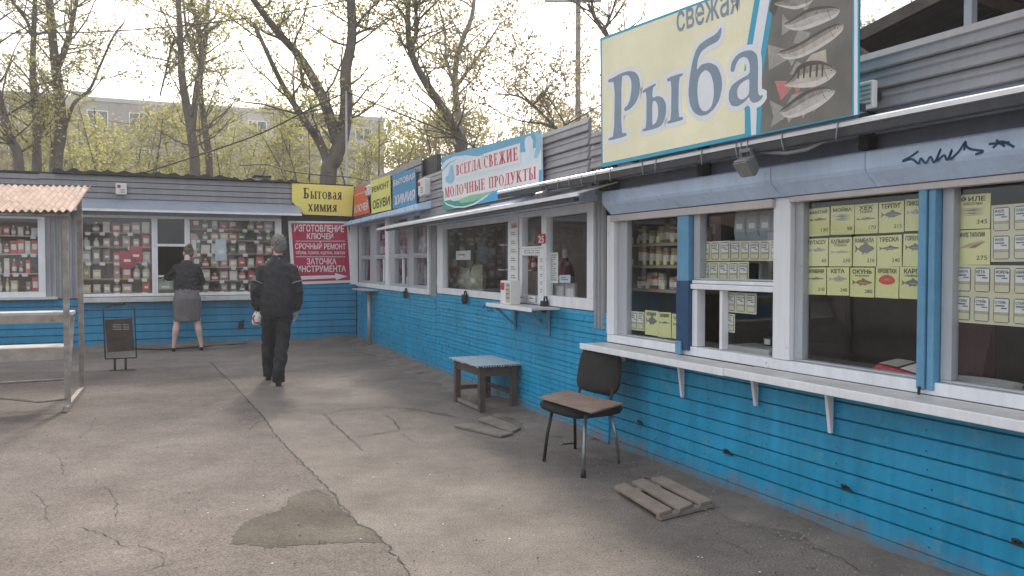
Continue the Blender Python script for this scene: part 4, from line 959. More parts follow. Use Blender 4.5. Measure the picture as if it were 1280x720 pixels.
def poster(px, head, sub, price, kind, m, label, mt='paper_yellow', ph=.26, hs=.72):
    (x0, y0), (x1, y1) = px; y = YP + random.uniform(0, .006)
    a = FS.P(x0, y1, y); b_ = FS.P(x1, y0, y); u0, zb, u1, zt = a[0], a[1], b_[0], b_[1]
    zb = (zb + FS.P(x1, y1, y)[1]) / 2; w, h = u1 - u0, zt - zb
    t, o = on(FS, 'price_poster', label, 'poster', (u0 + u1) / 2, y, zb, 'yellow fish posters')
    MB().box(u0, u1, y, y + .002, zb, zt).build('sheet', mt, t, o); yy = y - .0012; t.rotation_euler[1] = random.uniform(-.022, .022)
    zc = zt - h * .06; hh = h * .15
    plate('title', sans(head, .025), 'print_black', t, o, yy, (u0 + w * (1 - hs) / 2, zc - hh, u1 - w * (1 - hs) / 2, zc)); zc -= hh + h * .02
    if sub: plate('title', sans(sub, .018), 'print_black', t, o, yy, (u0 + w * .22, zc - h * .08, u1 - w * .22, zc)); zc -= h * .09
    draw_fish(t, o, yy, (u0 + w * .08, zc - h * .36, u1 - w * .08, zc - h * .01), kind, m)
    if price: plate('price', sans(price, .005), 'marker', t, o, yy, (u1 - w * (.08 + .1 * len(price)), zb + h * .14, u1 - w * .07, zb + h * .26))
R1 = [1010, 1037.6, 1068, 1098, 1130.5, 1157]; R2 = [1008, 1035.6, 1065.6, 1096, 1128, 1157]; R3 = [1006.5, 1033.3, 1062, 1093.5, 1123.6, 1156]
def yt(x, a, b_): return a + (b_ - a) * (x - 1008) / 149
rows = [(R1, (260.5, 246), (296, 288), [('МИНТАЙ', None, '130', 'slim', 'print_grey', 'pollock'), ('МОЙВА', None, '90', 'many', 'print_grey', 'capelin'), ('ХЕК', 'ТУШКА', '170', 'slim', 'print_grey', 'hake'), ('ТЕРПУГ', None, '215', 'deep', 'print_grey', 'greenling'), ('ПИКША', None, '', 'plain', 'print_silver', 'haddock')]),
        (R2, (298.3, 291), (333.2, 333), [('ПУТАССУ', None, '65', 'plain', 'print_silver', 'blue whiting'), ('КАЛЬМАР', 'ТУШКА', '230', 'slim', 'print_pale', 'squid'), ('КАМБАЛА', None, '210', 'flat', 'print_grey', 'flounder'), ('ТРЕСКА', None, '240', 'plain', 'print_grey', 'cod'), ('ГОРБУША', None, '', 'tall', 'print_grey', 'pink salmon')]),
        (R3, (334.2, 333.8), (367.5, 374.5), [('СКУМБРИЯ', None, '210', 'slim', 'print_grey', 'mackerel'), ('КЕТА', None, '240', 'tall', 'print_silver', 'chum salmon'), ('ОКУНЬ', 'МОРСКОЙ', '280', 'deep', 'print_brown', 'red brown sea bass'), ('КРЕВЕТКИ', None, '', 'shrimp', 'print_red', 'red shrimp'), ('КАРП', 'ЖИВОЙ', '', 'deep', 'print_grey', 'live carp')])]
for xs, tp, bt, its in rows:
    for i, (hd, sb, pr, kd, m, en) in enumerate(its):
        xm = (xs[i] + xs[i + 1]) / 2
        poster(((xs[i] + .4, yt(xm, *tp) + random.uniform(-.6, .6)), (xs[i + 1] - .4, yt(xm, *bt) + random.uniform(-.5, .5))), hd, sb, pr, kd, m, 'yellow price poster showing ' + en + ' in the large fish window', hs=.62 if len(hd) < 5 else .8)
poster(((1195, 241), (1238, 286)), 'ФИЛЕ', 'МОРСКОГО ЯЗЫКА', '345', 'many', 'print_brown', 'upper yellow poster of sole fillets in the window at the right edge')
poster(((1194, 286.5), (1238, 331)), 'ФИЛЕ ТИЛАПИИ', None, '275', 'fillet', 'print_brown', 'lower yellow poster of tilapia fillet in the window at the right edge')
poster(((806.3, 389), (822.6, 419)), 'КАЛЬМАР', None, '', 'flat', 'print_grey', 'left of three yellow posters low in the jar window')
poster(((822.8, 391), (839, 422)), 'СКУМБРИЯ', None, '', 'slim', 'print_grey', 'middle of three yellow posters low in the jar window')
poster(((839.6, 393.5), (856, 424)), 'САЙРА', None, '', 'plain', 'print_grey', 'right of three yellow posters low in the jar window, half behind the blue post')
WORDS = ['ФИЛЕ', 'НАБОР', 'МИНТАЙ', 'КЕТА', 'ФОРЕЛЬ', 'СТЕЙК', 'ИКРА', 'САЛАТ']
def price_sheet(x0, x1, y0, y1, c, r, label, words, m='paper_cream'):
    y = YP; a = FS.P((x0 + x1) / 2, y1, y); b_ = FS.P((x0 + x1) / 2, y0, y); u0, u1 = FS.U(x0, y), FS.U(x1, y); zb, zt = a[1], b_[1]
    t, o = on(FS, 'price_sheet', label, 'price sheet', (u0 + u1) / 2, y, zb, 'cream sheets of price cards')
    t.rotation_euler[1] = random.uniform(-.012, .012); MB().box(u0, u1, y, y + .002, zb, zt).build('sheet', m, t, o); W_, H_ = (u1 - u0) / c, (zt - zb) / r
    for j in range(r):
        for i in range(c):
            a0, a1 = u0 + W_ * (i + .1), u0 + W_ * (i + .9); c0, c1 = zb + H_ * (j + .08), zb + H_ * (j + .92); w, h = a1 - a0, c1 - c0; bv = w * .1
            cd = MB().prism_xz([(a0 + bv, c0), (a1 - bv, c0), (a1, c0 + bv), (a1, c1 - bv), (a1 - bv, c1), (a0 + bv, c1), (a0, c1 - bv), (a0, c0 + bv)], y - .001, y).build('card', 'print_grey', t, o)
            plate('card_face', UNIT, 'paper_white', cd, o, y - .002, (a0 + w * .06, c0 + h * .42, a1 - w * .06, c1 - h * .05)); plate('card_face', UNIT, 'print_pale', cd, o, y - .002, (a0 + w * .06, c0 + h * .32, a1 - w * .06, c0 + h * .41)); plate('card_face', UNIT, 'paper_cream', cd, o, y - .002, (a0 + w * .06, c0 + h * .04, a1 - w * .06, c0 + h * .31))
            wd = words[(i + j * c) % len(words)]
            plate('lettering', sans(wd), 'print_black', cd, o, y - .003, (a0 + w * .12, c1 - h * .24, a0 + w * min(.92, .2 + .12 * len(wd)), c1 - h * .1))
            plate('lettering', UNIT, 'print_grey', cd, o, y - .003, (a0 + w * .5, c1 - h * .44, a1 - w * .14, c1 - h * .39)); plate('lettering', UNIT, 'print_grey', cd, o, y - .003, (a0 + w * .14, c1 - h * .35, a1 - w * .3, c1 - h * .29))
e4 = us(1300, YP)
price_sheet(1238.6, 1292, 255, 327, 2, 2, 'cream sheet of price cards beside the two fillet posters', ['ФИЛЕ', 'НАБОР', 'ФИЛЕ', 'НАБОР'])
price_sheet(1193, 1292, 331.6, 406, 4, 2, 'wide cream sheet with two rows of price cards below the fillet posters', ['СТЕЙК', 'СТЕЙК', 'СТЕЙК', 'СТЕЙК', 'КИЖУЧ', 'КЕТА', 'ФОРЕЛЬ', 'НЕРКА'])
price_sheet(876.3, 912.2, 301.5, 326.5, 3, 1, 'upper left cream sheet of three price cards over the fish hatch', WORDS)
price_sheet(913, 976, 301, 326, 5, 1, 'upper right cream sheet of five price cards over the fish hatch', WORDS[2:])
price_sheet(875.5, 936, 327.4, 352, 5, 1, 'lower cream sheet of five price cards just above the transom', WORDS[4:])
price_sheet(907.5, 946, 366, 391.5, 3, 1, 'cream sheet of three price cards on the lower hatch pane', WORDS[1:])
price_sheet(906.8, 919, 392.2, 415.5, 1, 1, 'single cream price card hanging under the three on the hatch pane', WORDS[3:])
price_sheet(780.5, 805.8, 389, 412.5, 3, 1, 'cream sheet of three price cards in the lower left corner of the jar window', WORDS[5:])
# ---- goods inside
rr = random.Random(21); YS = .30
JC = [(.40, .30, .12), (.45, .12, .08), (.30, .16, .10), (.45, .42, .16), (.22, .24, .18), (.38, .20, .16), (.5, .46, .36)]
uj0, uj1 = FS.U(789, YS), FS.U(866, YS)
for i, (py, n, hr, nm) in enumerate([(304.5, 9, (.10, .15), 'top'), (331.5, 9, (.13, .18), 'middle'), (361, 8, (.08, .13), 'bottom')]):
    z = FS.Z(820, py, YS); part(kf, 'shelf', 'interior_shelf', (uj0 - .1, uj1 + .12, YS - .08, YS + .18, z - .022, z))
    p = (uj1 - uj0) / n
    for k in range(n): good(FS, 'jar', uj0 + (k + .5) * p, YS + rr.uniform(-.02, .03), z + .001, p * rr.uniform(.7, .95), rr.uniform(*hr), rr.choice(JC), 'preserve jar, ' + ORD[k] + ' from the left on the ' + nm + ' shelf of the jar window', 'jar', 'jars in the fish kiosk window')
    for k in range(n):
        if rr.random() < .7: MB().box(uj0 + (k + .3) * p, uj0 + (k + .75) * p, YS - .087, YS - .084, z + .004, z + .05).build('price_tag', 'paper_yellow', kf)
part(kf, 'shelf_back', 'interior_wall', (.15, us(866, .6), .55, .58, .06, 2.1))
zc = FS.Z(930, 300.5, .12)
part(kf, 'shelf', 'interior_shelf', (us(868), us(972), .09, .3, zc - .015, zc))
good(FS, 'carton', FS.U(893, .18), .18, zc + .001, .085, .17, (.5, .34, .36), 'tall pink carton on the ledge over the fish hatch', 'carton', None, d=.06)
good(FS, 'carton', FS.U(885.5, .15), .15, zc + .001, .045, .10, (.42, .28, .30), 'low pink carton left of the tall one over the fish hatch', 'carton', None, d=.06)
for k, px in enumerate((927, 942.5, 959, 974)): good(FS, 'packet', FS.U(px, .16), .16, zc + .001, .125, .215, (.36, .42, .46), ['leftmost', 'second', 'third', 'rightmost'][k] + ' clear bag of crackers on the ledge over the fish hatch', 'packet', 'clear bags over the fish hatch', d=.1)
part(kf, 'counter', 'interior_shelf', (.15, UE - .1, .07, .55, .80, .86))
u, z = FS.U(952, .25), .861
t, o = on(FS, 'weighing_scale', 'grey weighing scale on the counter behind the fish hatch', 'scale', u, .25, z)
MB().box(u - .2, u + .22, .12, .38, z, z + .06).build('platter', 'interior_white', t, o, bev=.008); MB().box(u - .04, u + .06, .3, .36, z + .06, z + .12).build('display', 'black_paint', t, o, bev=.006)
MB().box(u - .02, u + .03, .296, .2995, z + .07, z + .105).build('screen', 'paper_white', t, o)
MB().tube([(u + .12, .36, z + .06), (u + .12, .36, z + .4)], .012).build('pole', 'plastic_white', t, o)
zf_ = FS.Z(947, 352, .15)
u = FS.U(949, .2); t, o = on(FS, 'radio', 'small dark radio with pale rounded frame behind the hatch window', 'radio', u, .2, 1.345)
part(kf, 'shelf', 'interior_shelf', (us(930), us(975), .1, .34, 1.32, 1.342))
MB().box(u - .055, u + .055, .16, .26, 1.345, 1.47).build('case', 'plastic_white', t, o, bev=.014); MB().box(u - .042, u + .042, .154, .1595, 1.352, 1.455).build('grille', 'black_paint', t, o)
u = FS.U(1126, .13)
t, o = on(FS, 'chip_packet', 'red and white packet lying on the sill of the large fish window', 'packet', u, .16, .861)
MB().add([(u - .17, .08, .861), (u + .2, .08, .861), (u + .2, .24, .861), (u - .14, .24, .861), (u - .12, .1, .93), (u + .16, .1, .90), (u + .16, .22, .93), (u - .1, .22, .95)], [(3, 2, 1, 0), (4, 5, 6, 7), (0, 1, 5, 4), (1, 2, 6, 5), (2, 3, 7, 6), (3, 0, 4, 7)]).build('wrapper', 'plastic_red', t, o, bev=.01)
MB().add([(u - .10, .097, .938), (u + .02, .097, .93), (u + .04, .2, .955), (u - .07, .2, .958)], [(0, 1, 2, 3)]).build('printed_panel', 'fish_pale', t, o); MB().add([(u + .03, .097, .925), (u + .15, .097, .908), (u + .15, .2, .937), (u + .05, .2, .948)], [(0, 1, 2, 3)]).build('printed_panel', 'paper_white', t, o)
u = FS.U(1228, .16)
t, o = on(FS, 'tray', 'pale crumpled plastic tray on the sill at the right edge', 'tray', u, .17, .861)
MB().lathe([(.12, 0), (.17, .03), (.175, .05), (.16, .045), (.11, .015)], 14).build('dish', 'interior_white', t); t.children[0].scale = (1.1, .55, 1)
part(kf, 'inner_fridge', 'interior_shelf', (us(1006, 1.2), us(1020, 1.2), 1.1, 1.5, .06, 1.6))
u = FS.U(1215, .7); good(FS, 'packet', u, .7, .06, .3, 1.15, (.10, .03, .035), 'dark red sack standing deep inside the window at the right edge', 'sack', None)
# ---- the big banner
YB = -.375
BQ = [(752, 209), (1072, 143), (1072, -71), (750, 48)]
pts = [FS.P(x, y, YB) for x, y in BQ]
t, o = on(FS, 'fish_banner', 'large cream vinyl banner for fresh fish with photographs of fish at its right', 'banner', pts[0][0], YB, gz + .02)
GX, GZ = 26, 12; v = []; f = []; rr = random.Random(3)
def bil(a, b): 
    return tuple((1 - a) * (1 - b) * pts[0][c] + a * (1 - b) * pts[1][c] + a * b * pts[2][c] + (1 - a) * b * pts[3][c] for c in (0, 1))
BX = [p for p in pts]
MB().prism_xz(pts, YB, YB + .012).build('sheet', 'banner_teal', t, o)
def bflat(px, m, y, name='print'): return flat(FS, px, y, name, m, t, o)
bflat([(753.5, 204), (945, 164), (941, 120), (946, 60), (955, 0), (964, -28), (752.3, 50.5)], 'banner_cream', YB - .002 * .3)
bflat([(931, 170.5), (939, 169), (938, 140), (934, 110), (940, 60), (950, 0), (956, -26), (949, -24), (943, 0), (933, 60), (928, 110), (931, 140)], 'banner_teal', YB - .003 * .3)
bflat([(939, 169), (945, 168), (946, 140), (945, 110), (952, 60), (962, 0), (970, -30), (956, -26), (950, 0), (940, 60), (934, 110), (938, 140)], 'banner_white', YB - .0035 * .3)
bflat([(950, 166.5), (1065, 143), (1066, -68), (975, -34), (968, 0), (960, 50), (951, 105), (952, 140)], 'banner_dark', YB - .003 * .3)
bflat([(1067.5, 144), (1072, 143), (1072, -71), (1068, -69)], 'banner_white', YB - .0035 * .3)
def crop6(p): return [(745 + a / 3.275, b / 3.275) for a, b in p]
def crop3(p): return [(900 + a / 4, 60 + b / 4) for a, b in p]
L = [crop6([(50, 326), (72, 318), (102, 300), (135, 290), (160, 294), (176, 312), (182, 350), (177, 390), (162, 424), (142, 445), (118, 457), (116, 443), (130, 432), (141, 405), (147, 360), (145, 327), (135, 310), (121, 307), (105, 314), (104, 546), (126, 543), (126, 557), (52, 577), (52, 566), (75, 557), (78, 335), (51, 338)])], \
    [crop6([(192, 370), (245, 340), (246, 349), (233, 360), (231, 402), (254, 392), (275, 400), (288, 425), (287, 470), (273, 510), (250, 525), (190, 540), (191, 530), (207, 522), (208, 375), (192, 381)]), crop6([(231, 415), (244, 412), (254, 430), (256, 470), (248, 500), (236, 511), (231, 511)])[::-1]], \
    [crop6([(292, 319), (356, 298), (356, 309), (340, 318), (338, 480), (357, 478), (357, 491), (292, 508), (293, 498), (308, 490), (310, 331), (292, 335)])], \
    [crop6([(516, 106), (513, 145), (500, 170), (462, 188), (432, 210), (417, 245), (413, 290), (432, 264), (465, 255), (496, 270), (514, 308), (518, 350), (508, 405), (486, 445), (456, 470), (425, 475), (401, 460), (385, 430), (379, 380), (384, 320), (394, 260), (406, 215), (425, 182), (455, 160), (492, 140)]), crop6([(430, 300), (450, 285), (470, 300), (482, 340), (484, 390), (475, 435), (456, 455), (436, 455), (421, 430), (415, 380), (418, 330)])[::-1]], \
    [crop3([(53, 118), (58, 75), (84, 35), (120, 15), (160, 10), (185, 30), (192, 70), (190, 222), (200, 240), (215, 233), (215, 248), (195, 268), (167, 275), (151, 262), (148, 242), (125, 270), (90, 292), (60, 290), (45, 265), (45, 222), (60, 186), (95, 160), (140, 135), (150, 120), (150, 80), (140, 52), (120, 43), (95, 56), (80, 85), (72, 120)]), crop3([(148, 152), (148, 225), (130, 250), (105, 260), (89, 245), (86, 210), (100, 182), (125, 163)])[::-1]]
for l in L:
    sh_ = [[FS.P(x, y, YB) for x, y in chaikin(p)] for p in l]
    out = curve_shape(sh_[:1], .03); plate('letter_glow', out, 'banner_white', t, o, YB - .0045 * .3)
    plate('letter', curve_shape(sh_), 'banner_letter', t, o, YB - .006 * .3)
plate('lettering', sans('свежая', .012), 'banner_letter', t, o, YB - .005 * .3, [FS.P(*p, YB) for p in ((846.5, 41), (925, 15), (924.5, -16), (845.5, 16))])
bflat([(846, 180), (855, 177.5), (868, 182), (873, 185), (856, 187)], 'dark_metal', YB - .004 * .3, 'tear')
for p in ((842, 53), (842, 162), (1063, 79), (940, 10)): MB().lathe([(.006, 0), (.006, .003)], 8).build('rivet', 'dark_metal', t); c = t.children[-1]; u, z = FS.P(*p, YB); c.location = (u - o[0], -.006, z - o[2]); c.rotation_euler = (math.pi / 2, 0, 0)
def bfish(body, back, m, mb, finsp, eye, name):
    A = np.array(body, float); c = A.mean(0); w_, e_ = np.linalg.eigh(np.cov((A - c).T)); A = c + np.outer((A - c) @ e_[:, 1] * 1.04, e_[:, 1]) + np.outer((A - c) @ e_[:, 0] * 1.32, e_[:, 0])
    q = chaikin([tuple(a_) for a_ in A], 2); bflat(q, m, YB - .0045 * .3, 'fish_picture')
    A = np.array(q); c = A.mean(0); w_, e_ = np.linalg.eigh(np.cov((A - c).T)); ax = e_[:, 1] * (1 if e_[0, 1] > 0 else -1); nr = np.array([ax[1], -ax[0]]); nr = nr if nr[1] < 0 else -nr
    L_ = (A - c) @ ax; H_ = (A - c) @ nr; xs = np.linspace(L_.min() + .5, L_.max() - .5, 22); tp = []; bt = []
    for x in xs:
        ys = []
        for i in range(len(q)):
            j = (i + 1) % len(q)
            if (L_[i] - x) * (L_[j] - x) <= 0 and L_[i] != L_[j]: ys.append(H_[i] + (H_[j] - H_[i]) * (x - L_[i]) / (L_[j] - L_[i]))
        tp.append(max(ys)); bt.append(min(ys))
    tp = np.array(tp); bt = np.array(bt); P_ = lambda x, y: tuple(c + ax * x + nr * y)
    def bandq(f0, f1, mm, k, x0=0, x1=22):
        up = [P_(xs[i], tp[i] + (bt[i] - tp[i]) * f0) for i in range(x0, x1)]; lo = [P_(xs[i], tp[i] + (bt[i] - tp[i]) * f1) for i in range(x0, x1)]
        bflat(up + lo[::-1], mm, YB - k * .3, 'fish_picture')
    bandq(.0, .18, 'fish_stripe' if m != 'fish_back' else 'fish_stripe', .0052); bandq(.18, .42, 'fish_back', .0054); bandq(.78, 1., 'fish_belly', .0053)
    rq = random.Random(int(body[0][0] * 7 + body[0][1]))
    for k in range(26):                         # scale flecks
        i = rq.randint(3, 15); fr_ = rq.uniform(.25, .8); x = xs[i] + rq.uniform(-1, 1); y = tp[i] + (bt[i] - tp[i]) * fr_; r_ = rq.uniform(.35, .8)
        bflat([P_(x - r_, y), P_(x, y + r_ * .6), P_(x + r_, y), P_(x, y - r_ * .6)], 'fish_stripe' if fr_ < .5 else 'fish_back', YB - .0058 * .3 - k * .00001, 'fish_picture')
    i = 17; g = [P_(xs[i] - 1.2 * math.cos(t_ * 1.5), tp[i] + (bt[i] - tp[i]) * (.5 + .42 * t_)) for t_ in (-1, -.5, 0, .5, 1)]; bflat(g + [(x + .7, y) for x, y in g[::-1]], 'fish_stripe', YB - .006 * .3, 'fish_picture')
    for p, mf in finsp:
        fc = np.array(p).mean(0); p = [tuple(fc + (np.array(q_) - fc) * 1.3 + (c - fc) * .06) for q_ in p]
        bflat(p, mf, YB - .0042 * .3, 'fish_picture')
    if eye:
        for r_, mm, k in ((2., 'fish_belly', .0064), (1.2, 'fish_stripe', .0068)): bflat([(eye[0] + r_ * math.cos(k2), eye[1] + r_ * math.sin(k2)) for k2 in (0, 1, 2, 3, 4, 5)], mm, YB - k * .3, 'fish_picture')
# pixel outlines of the five printed fish, top to bottom
bfish([(966, 5), (980, 0), (1000, -7), (1018, -4), (1012, 4), (995, 10), (980, 8)], None, 'fish_back', 'fish_back', [([(964, -2), (972, 3), (966, 18), (961, 12)], 'fish_stripe'), ([(1003, 4), (1008, 14), (1014, 2)], 'fish_fin')], None, 'a')
bfish([(979, 31), (990, 26), (1005, 16), (1020, 11), (1040, 9), (1050, 12), (1044, 20), (1025, 28), (1005, 35), (990, 36)], [(990, 26), (1005, 16), (1020, 11), (1040, 9), (1044, 11), (1020, 15), (1003, 21)], 'fish_silver', 'fish_back', [([(983, 28), (977, 21), (976, 42), (985, 36)], 'fish_fin')], (1045, 13), 'b')
bfish([(972, 66), (985, 62), (1000, 55), (1020, 43), (1040, 33), (1053, 30), (1053, 37), (1040, 48), (1020, 60), (1000, 70), (982, 73)], [(978, 67), (1000, 58), (1020, 47), (1036, 38), (1034, 46), (1015, 58), (998, 66), (982, 71)], 'fish_pale', 'fish_back', [([(978, 65), (960, 60), (961, 85), (980, 74)], 'fish_fin'), ([(993, 52), (998, 39), (1010, 42), (1004, 52)], 'fish_fin'), ([(983, 72), (988, 82), (994, 70)], 'fish_fin')], (1047, 35), 'c')
bfish([(980, 106), (992, 97), (998, 86), (1012, 80), (1028, 79), (1040, 84), (1045, 89), (1036, 97), (1022, 104), (1005, 107), (990, 107)], None, 'fish_pale', 'fish_back', [([(983, 104), (969, 104), (975, 123), (986, 110)], 'fish_red'), ([(1007, 80), (1016, 68), (1030, 63), (1031, 76)], 'fish_pale'), ([(988, 91), (995, 78), (1003, 83), (995, 91)], 'fish_fin'), ([(992, 106), (995, 118), (1001, 106)], 'fish_red'), ([(1012, 106), (1016, 118), (1022, 104)], 'fish_red')], (1039, 88), 'd')
for x in (997, 1004, 1012, 1020, 1027): bflat([(x, 84 - (x - 997) * .12), (x + 3.2, 83 - (x - 997) * .12), (x + 1.5, 99 - (x - 997) * .1), (x - .5, 98 - (x - 997) * .1)], 'fish_stripe', YB - .0055 * .3, 'fish_picture')
bfish([(974, 140), (985, 132), (1000, 121), (1015, 113), (1032, 110), (1044, 113), (1036, 122), (1020, 133), (1000, 142), (985, 146)], [(985, 132), (1000, 121), (1015, 113), (1030, 110), (1025, 117), (1005, 126), (990, 134)], 'fish_silver', 'fish_back', [([(980, 139), (962, 130), (966, 146), (963, 156), (982, 144)], 'fish_fin'), ([(984, 130), (990, 119), (1001, 116), (1000, 122)], 'fish_fin'), ([(982, 144), (985, 153), (993, 142)], 'fish_fin'), ([(1000, 140), (1004, 147), (1011, 136)], 'fish_fin'), ([(1016, 133), (1018, 140), (1024, 130)], 'fish_fin')], (1036, 114), 'e')
# frame behind the banner, extractor box, flood lamps, slack cable
MB().box(FS.U(752, YB) + .05, FS.U(1070, YB), YB + .014, YB + .05, gz + .03, gz + .07).box(FS.U(752, YB) + .02, FS.U(752, YB) + .06, YB + .014, -.1, gz + .06, 2.9).box(FS.U(1060, YB), FS.U(1066, YB), YB + .014, YB + .03, gz + .075, 2.88).build('frame', 'dark_metal', t, o)
u, z = FS.P(1079, 119, -.2); t, o = on(FS, 'vent_box', 'small white louvred box beside the lower right corner of the fish banner', 'vent', u, -.1, z - .06)
MB().box(u - .055, u + .055, -.2, -.165, z - .065, z + .065).build('housing', 'plastic_white', t, o, bev=.006); MB().box(u - .02, u + .02, -.164, -.1, z - .02, z + .02).build('bracket', 'dark_metal', t, o)
for k in range(5): MB().box(u - .042, u + .045, -.206, -.2005, z - .05 + k * .022, z - .042 + k * .022).build('louvre', 'print_grey', t, o)
def flood(fr, px, y, label, tilt=.5, s=1.):
    u, z = fr.P(*px, y); t, o = on(fr, 'flood_lamp', label, 'lamp', u, y, z)
    h = MB().prism_yz([(-.02, -.085 * s), (.03, -.06 * s), (.05, .05 * s), (-.02, .07 * s)], -.085 * s, .085 * s).build('housing', 'lamp_grey', t, bev=.012); h.rotation_euler = (tilt, 0, 0)
    g = MB().box(-.07 * s, .07 * s, -.026, -.0205, -.065 * s, .055 * s).build('lamp_glass', 'lamp_glass', t); g.rotation_euler = (tilt, 0, 0)
    MB().bar((-.06 * s, .03, .0), (-.05 * s, .0, .12 * s), .014).bar((.06 * s, .03, .0), (.05 * s, .0, .12 * s), .014).bar((-.06 * s, .0, .12 * s), (.06 * s, .0, .12 * s), .02).build('mounting', 'lamp_grey', t)
flood(FS, (932, 208), OG - .02, 'grey flood lamp hanging from the gutter of the fish kiosk', .7, .72)
flood(FS, (679, 247), OG - .0, 'grey flood lamp at the far end of the rail over the dairy kiosk', .7, .85)
tg = None
cb = [(738, 220), (760, 219), (800, 213), (830, 212), (868, 199), (890, 198), (910, 196), (932, 186), (960, 190), (985, 191), (1010, 186), (1046, 168)]
P = [FS.P(x, y, OG + .05) for x, y in cb]
tag(MB().tube([(FS.pt(a, OG + .05, b_)) for a, b_ in P], .011, n=6).build('slack_cable', 'cable_grey', smooth=True), 'grey cable sagging below the gutter of the fish kiosk', 'cable')
# ---- open canopy roof standing on the fish kiosk roof
cr = thing('roof_canopy', 'brown corrugated canopy on posts above the fish kiosk roof', 'canopy', FS.pt(3, 0, 2.2), FS.a)
oc = (3, 0, 2.2)
def cz(u, y): return 2.83 + .16 * (u - 2.1) - .12 * (y - .55)
n = 100; v = []; f = []
for i in range(n + 1):
    y = .55 + i * .055
    for u in (1.3, 8.0): v.append((u, y, cz(u, y) + (.022 if i % 2 else 0)))
for i in range(n): f.append((2 * i, 2 * i + 1, 2 * i + 3, 2 * i + 2))
b = MB().add(v, f); b.add([(x, y, z + .008) for x, y, z in v], [q[::-1] for q in f]); b.build('roof_sheet', 'roof_slate', cr, oc)
for u in (1.5, 2.75, 4.4, 6.0): MB().bar((u, .56, cz(u, .56) - .045), (u, 5.9, cz(u, 5.9) - .045), .05, .08).build('rafter', 'dark_wood', cr, oc)
MB().bar((1.4, .55, cz(1.4, .55) - .02), (8, .55, cz(8, .55) - .02), .03, .07).build('eave_board', 'dark_wood', cr, oc)
MB().bar((2.0, .5, 2.82), (2.55, .4, 2.45), .03).build('brace', 'dark_wood', cr, oc)
for uu, yy in ((1.5, .6), (FS.U(1208, .6), .6), (5.2, .6), (1.5, 2.1), (4.0, 2.1), (6.5, 2.1), (1.5, 5.6), (5.0, 5.6), (7.6, 5.6)): MB().box(uu - .022, uu + .022, yy - .022, yy + .022, 2.2 if yy < 2.3 else 0, cz(uu, yy) - .005).build('post', 'grey_frame', cr, oc)
tag(MB().tube([tuple(FS.pt(*p)) for p in ((3.30, .15, 2.47), (3.52, .12, 2.56), (3.75, .1, 2.66), (4.2, .1, 2.84))], .035, n=10).build('pink_pipe', 'pink_pipe', smooth=True), 'pink pipe leaning on the grey fascia in the top right corner', 'pipe')
# ------------------------------------------------------------------ market stall on the left
SA = math.radians(22); st0 = ground_at(83, 515)
FT = Frame((st0.x, st0.y), SA)
stall = thing('market_stall', 'rusty open stall frame with a corrugated roof and pale bench boards', 'stall', (st0.x, st0.y, 0), SA)
DP = 1.42; LN = 2.6
def tpost(name, y, top, x=0., lean=0.): MB().box(x - .026, x + .026, y - .026, y + .026, .05, top).build(name, 'rusty_metal', stall, bev=.003)
for x in (0., -LN):
    tpost('post', .12, 1.96, x); tpost('post', DP - .05, 2.3, x)
    MB().bar((x, -.06, .035), (x, DP + .04, .035), .045, .05).build('foot_rail', 'rusty_metal', stall)
    MB().bar((x, .12, 1.93), (x, DP - .05, 2.29), .035).build('roof_rail', 'rusty_metal', stall)
    MB().bar((x, .14, .2), (x, .62, .9), .03).build('brace', 'rusty_metal', stall)
n = 288; v = []; f = []
for i in range(n + 1):
    x = .10 - i * .0105; sag = .012 * math.sin(x * 2.3)
    for y in (-.05 + .012 * math.sin(i * .37), DP + .15): v.append((x, y, 1.955 + (y + .05) * .235 + sag + .013 * math.cos(i * math.pi / 3)))
for i in range(n): f.append((2 * i, 2 * i + 1, 2 * i + 3, 2 * i + 2))
b = MB().add(v, f); b.add([(x, y, z + .008) for x, y, z in v], [q[::-1] for q in f]); b.build('roof_sheet', 'roof_rust', stall, smooth=True)
MB().tube([(.05, -.0, 1.925), (-LN - .05, .0, 1.925)], .02).build('roof_rod', 'rusty_metal', stall, smooth=True)
MB().box(-LN, .0, .5, .86, .915, .955).build('shelf_board', 'stall_paint', stall, bev=.004); MB().box(-LN, -.005, .47, .498, .845, .93).build('shelf_apron', 'stall_board', stall, bev=.004)
MB().box(-LN, -.025, .45, .82, .575, .605).build('bench_board', 'stall_paint', stall, bev=.004); MB().box(-LN, -.03, .42, .448, .47, .60).build('bench_apron', 'stall_board', stall, bev=.004)
MB().tube([(-.02, .5, .26), (-LN, .5, .22)], .012).build('rod', 'rusty_metal', stall, smooth=True)
MB().tube([(-.0, .10, .115), (-.25, .1, .10), (-.55, .1, .155), (-.75, .1, .16), (-1.0, .1, .12), (-LN, .1, .1)], .013).build('bent_rod', 'rusty_metal', stall, smooth=True)
# ------------------------------------------------------------------ frame stand with dark panel
p = ground_at(150, 463.5); ds = thing('display_stand', 'black metal frame stand holding a dark brown panel beside the stall', 'stand', (p.x, p.y, 0), math.radians(8))
for x in (-.065, .075): MB().box(x - .012, x + .012, -.012, .012, .0, .165).build('leg', 'black_paint', ds)
MB().bar((-.13, 0, .008), (.2, 0, .008), .03, .014).build('base_bar', 'black_paint', ds)
hw = .205
MB().bar((-hw + .02, 0, .165), (hw + .01, 0, .175), .015).bar((-hw + .02, 0, .165), (-hw, 0, .84), .015).bar((hw + .01, 0, .175), (hw - .01, 0, .86), .015).bar((-hw, 0, .84), (-.09, 0, .905), .013).bar((hw - .01, 0, .86), (.08, 0, .91), .013).build('frame', 'black_paint', ds)
MB().prism_xz([(-.07, .89), (.065, .895), (.085, .935), (-.085, .93)], -.05, .05).build('cap', 'black_paint', ds, bev=.006)
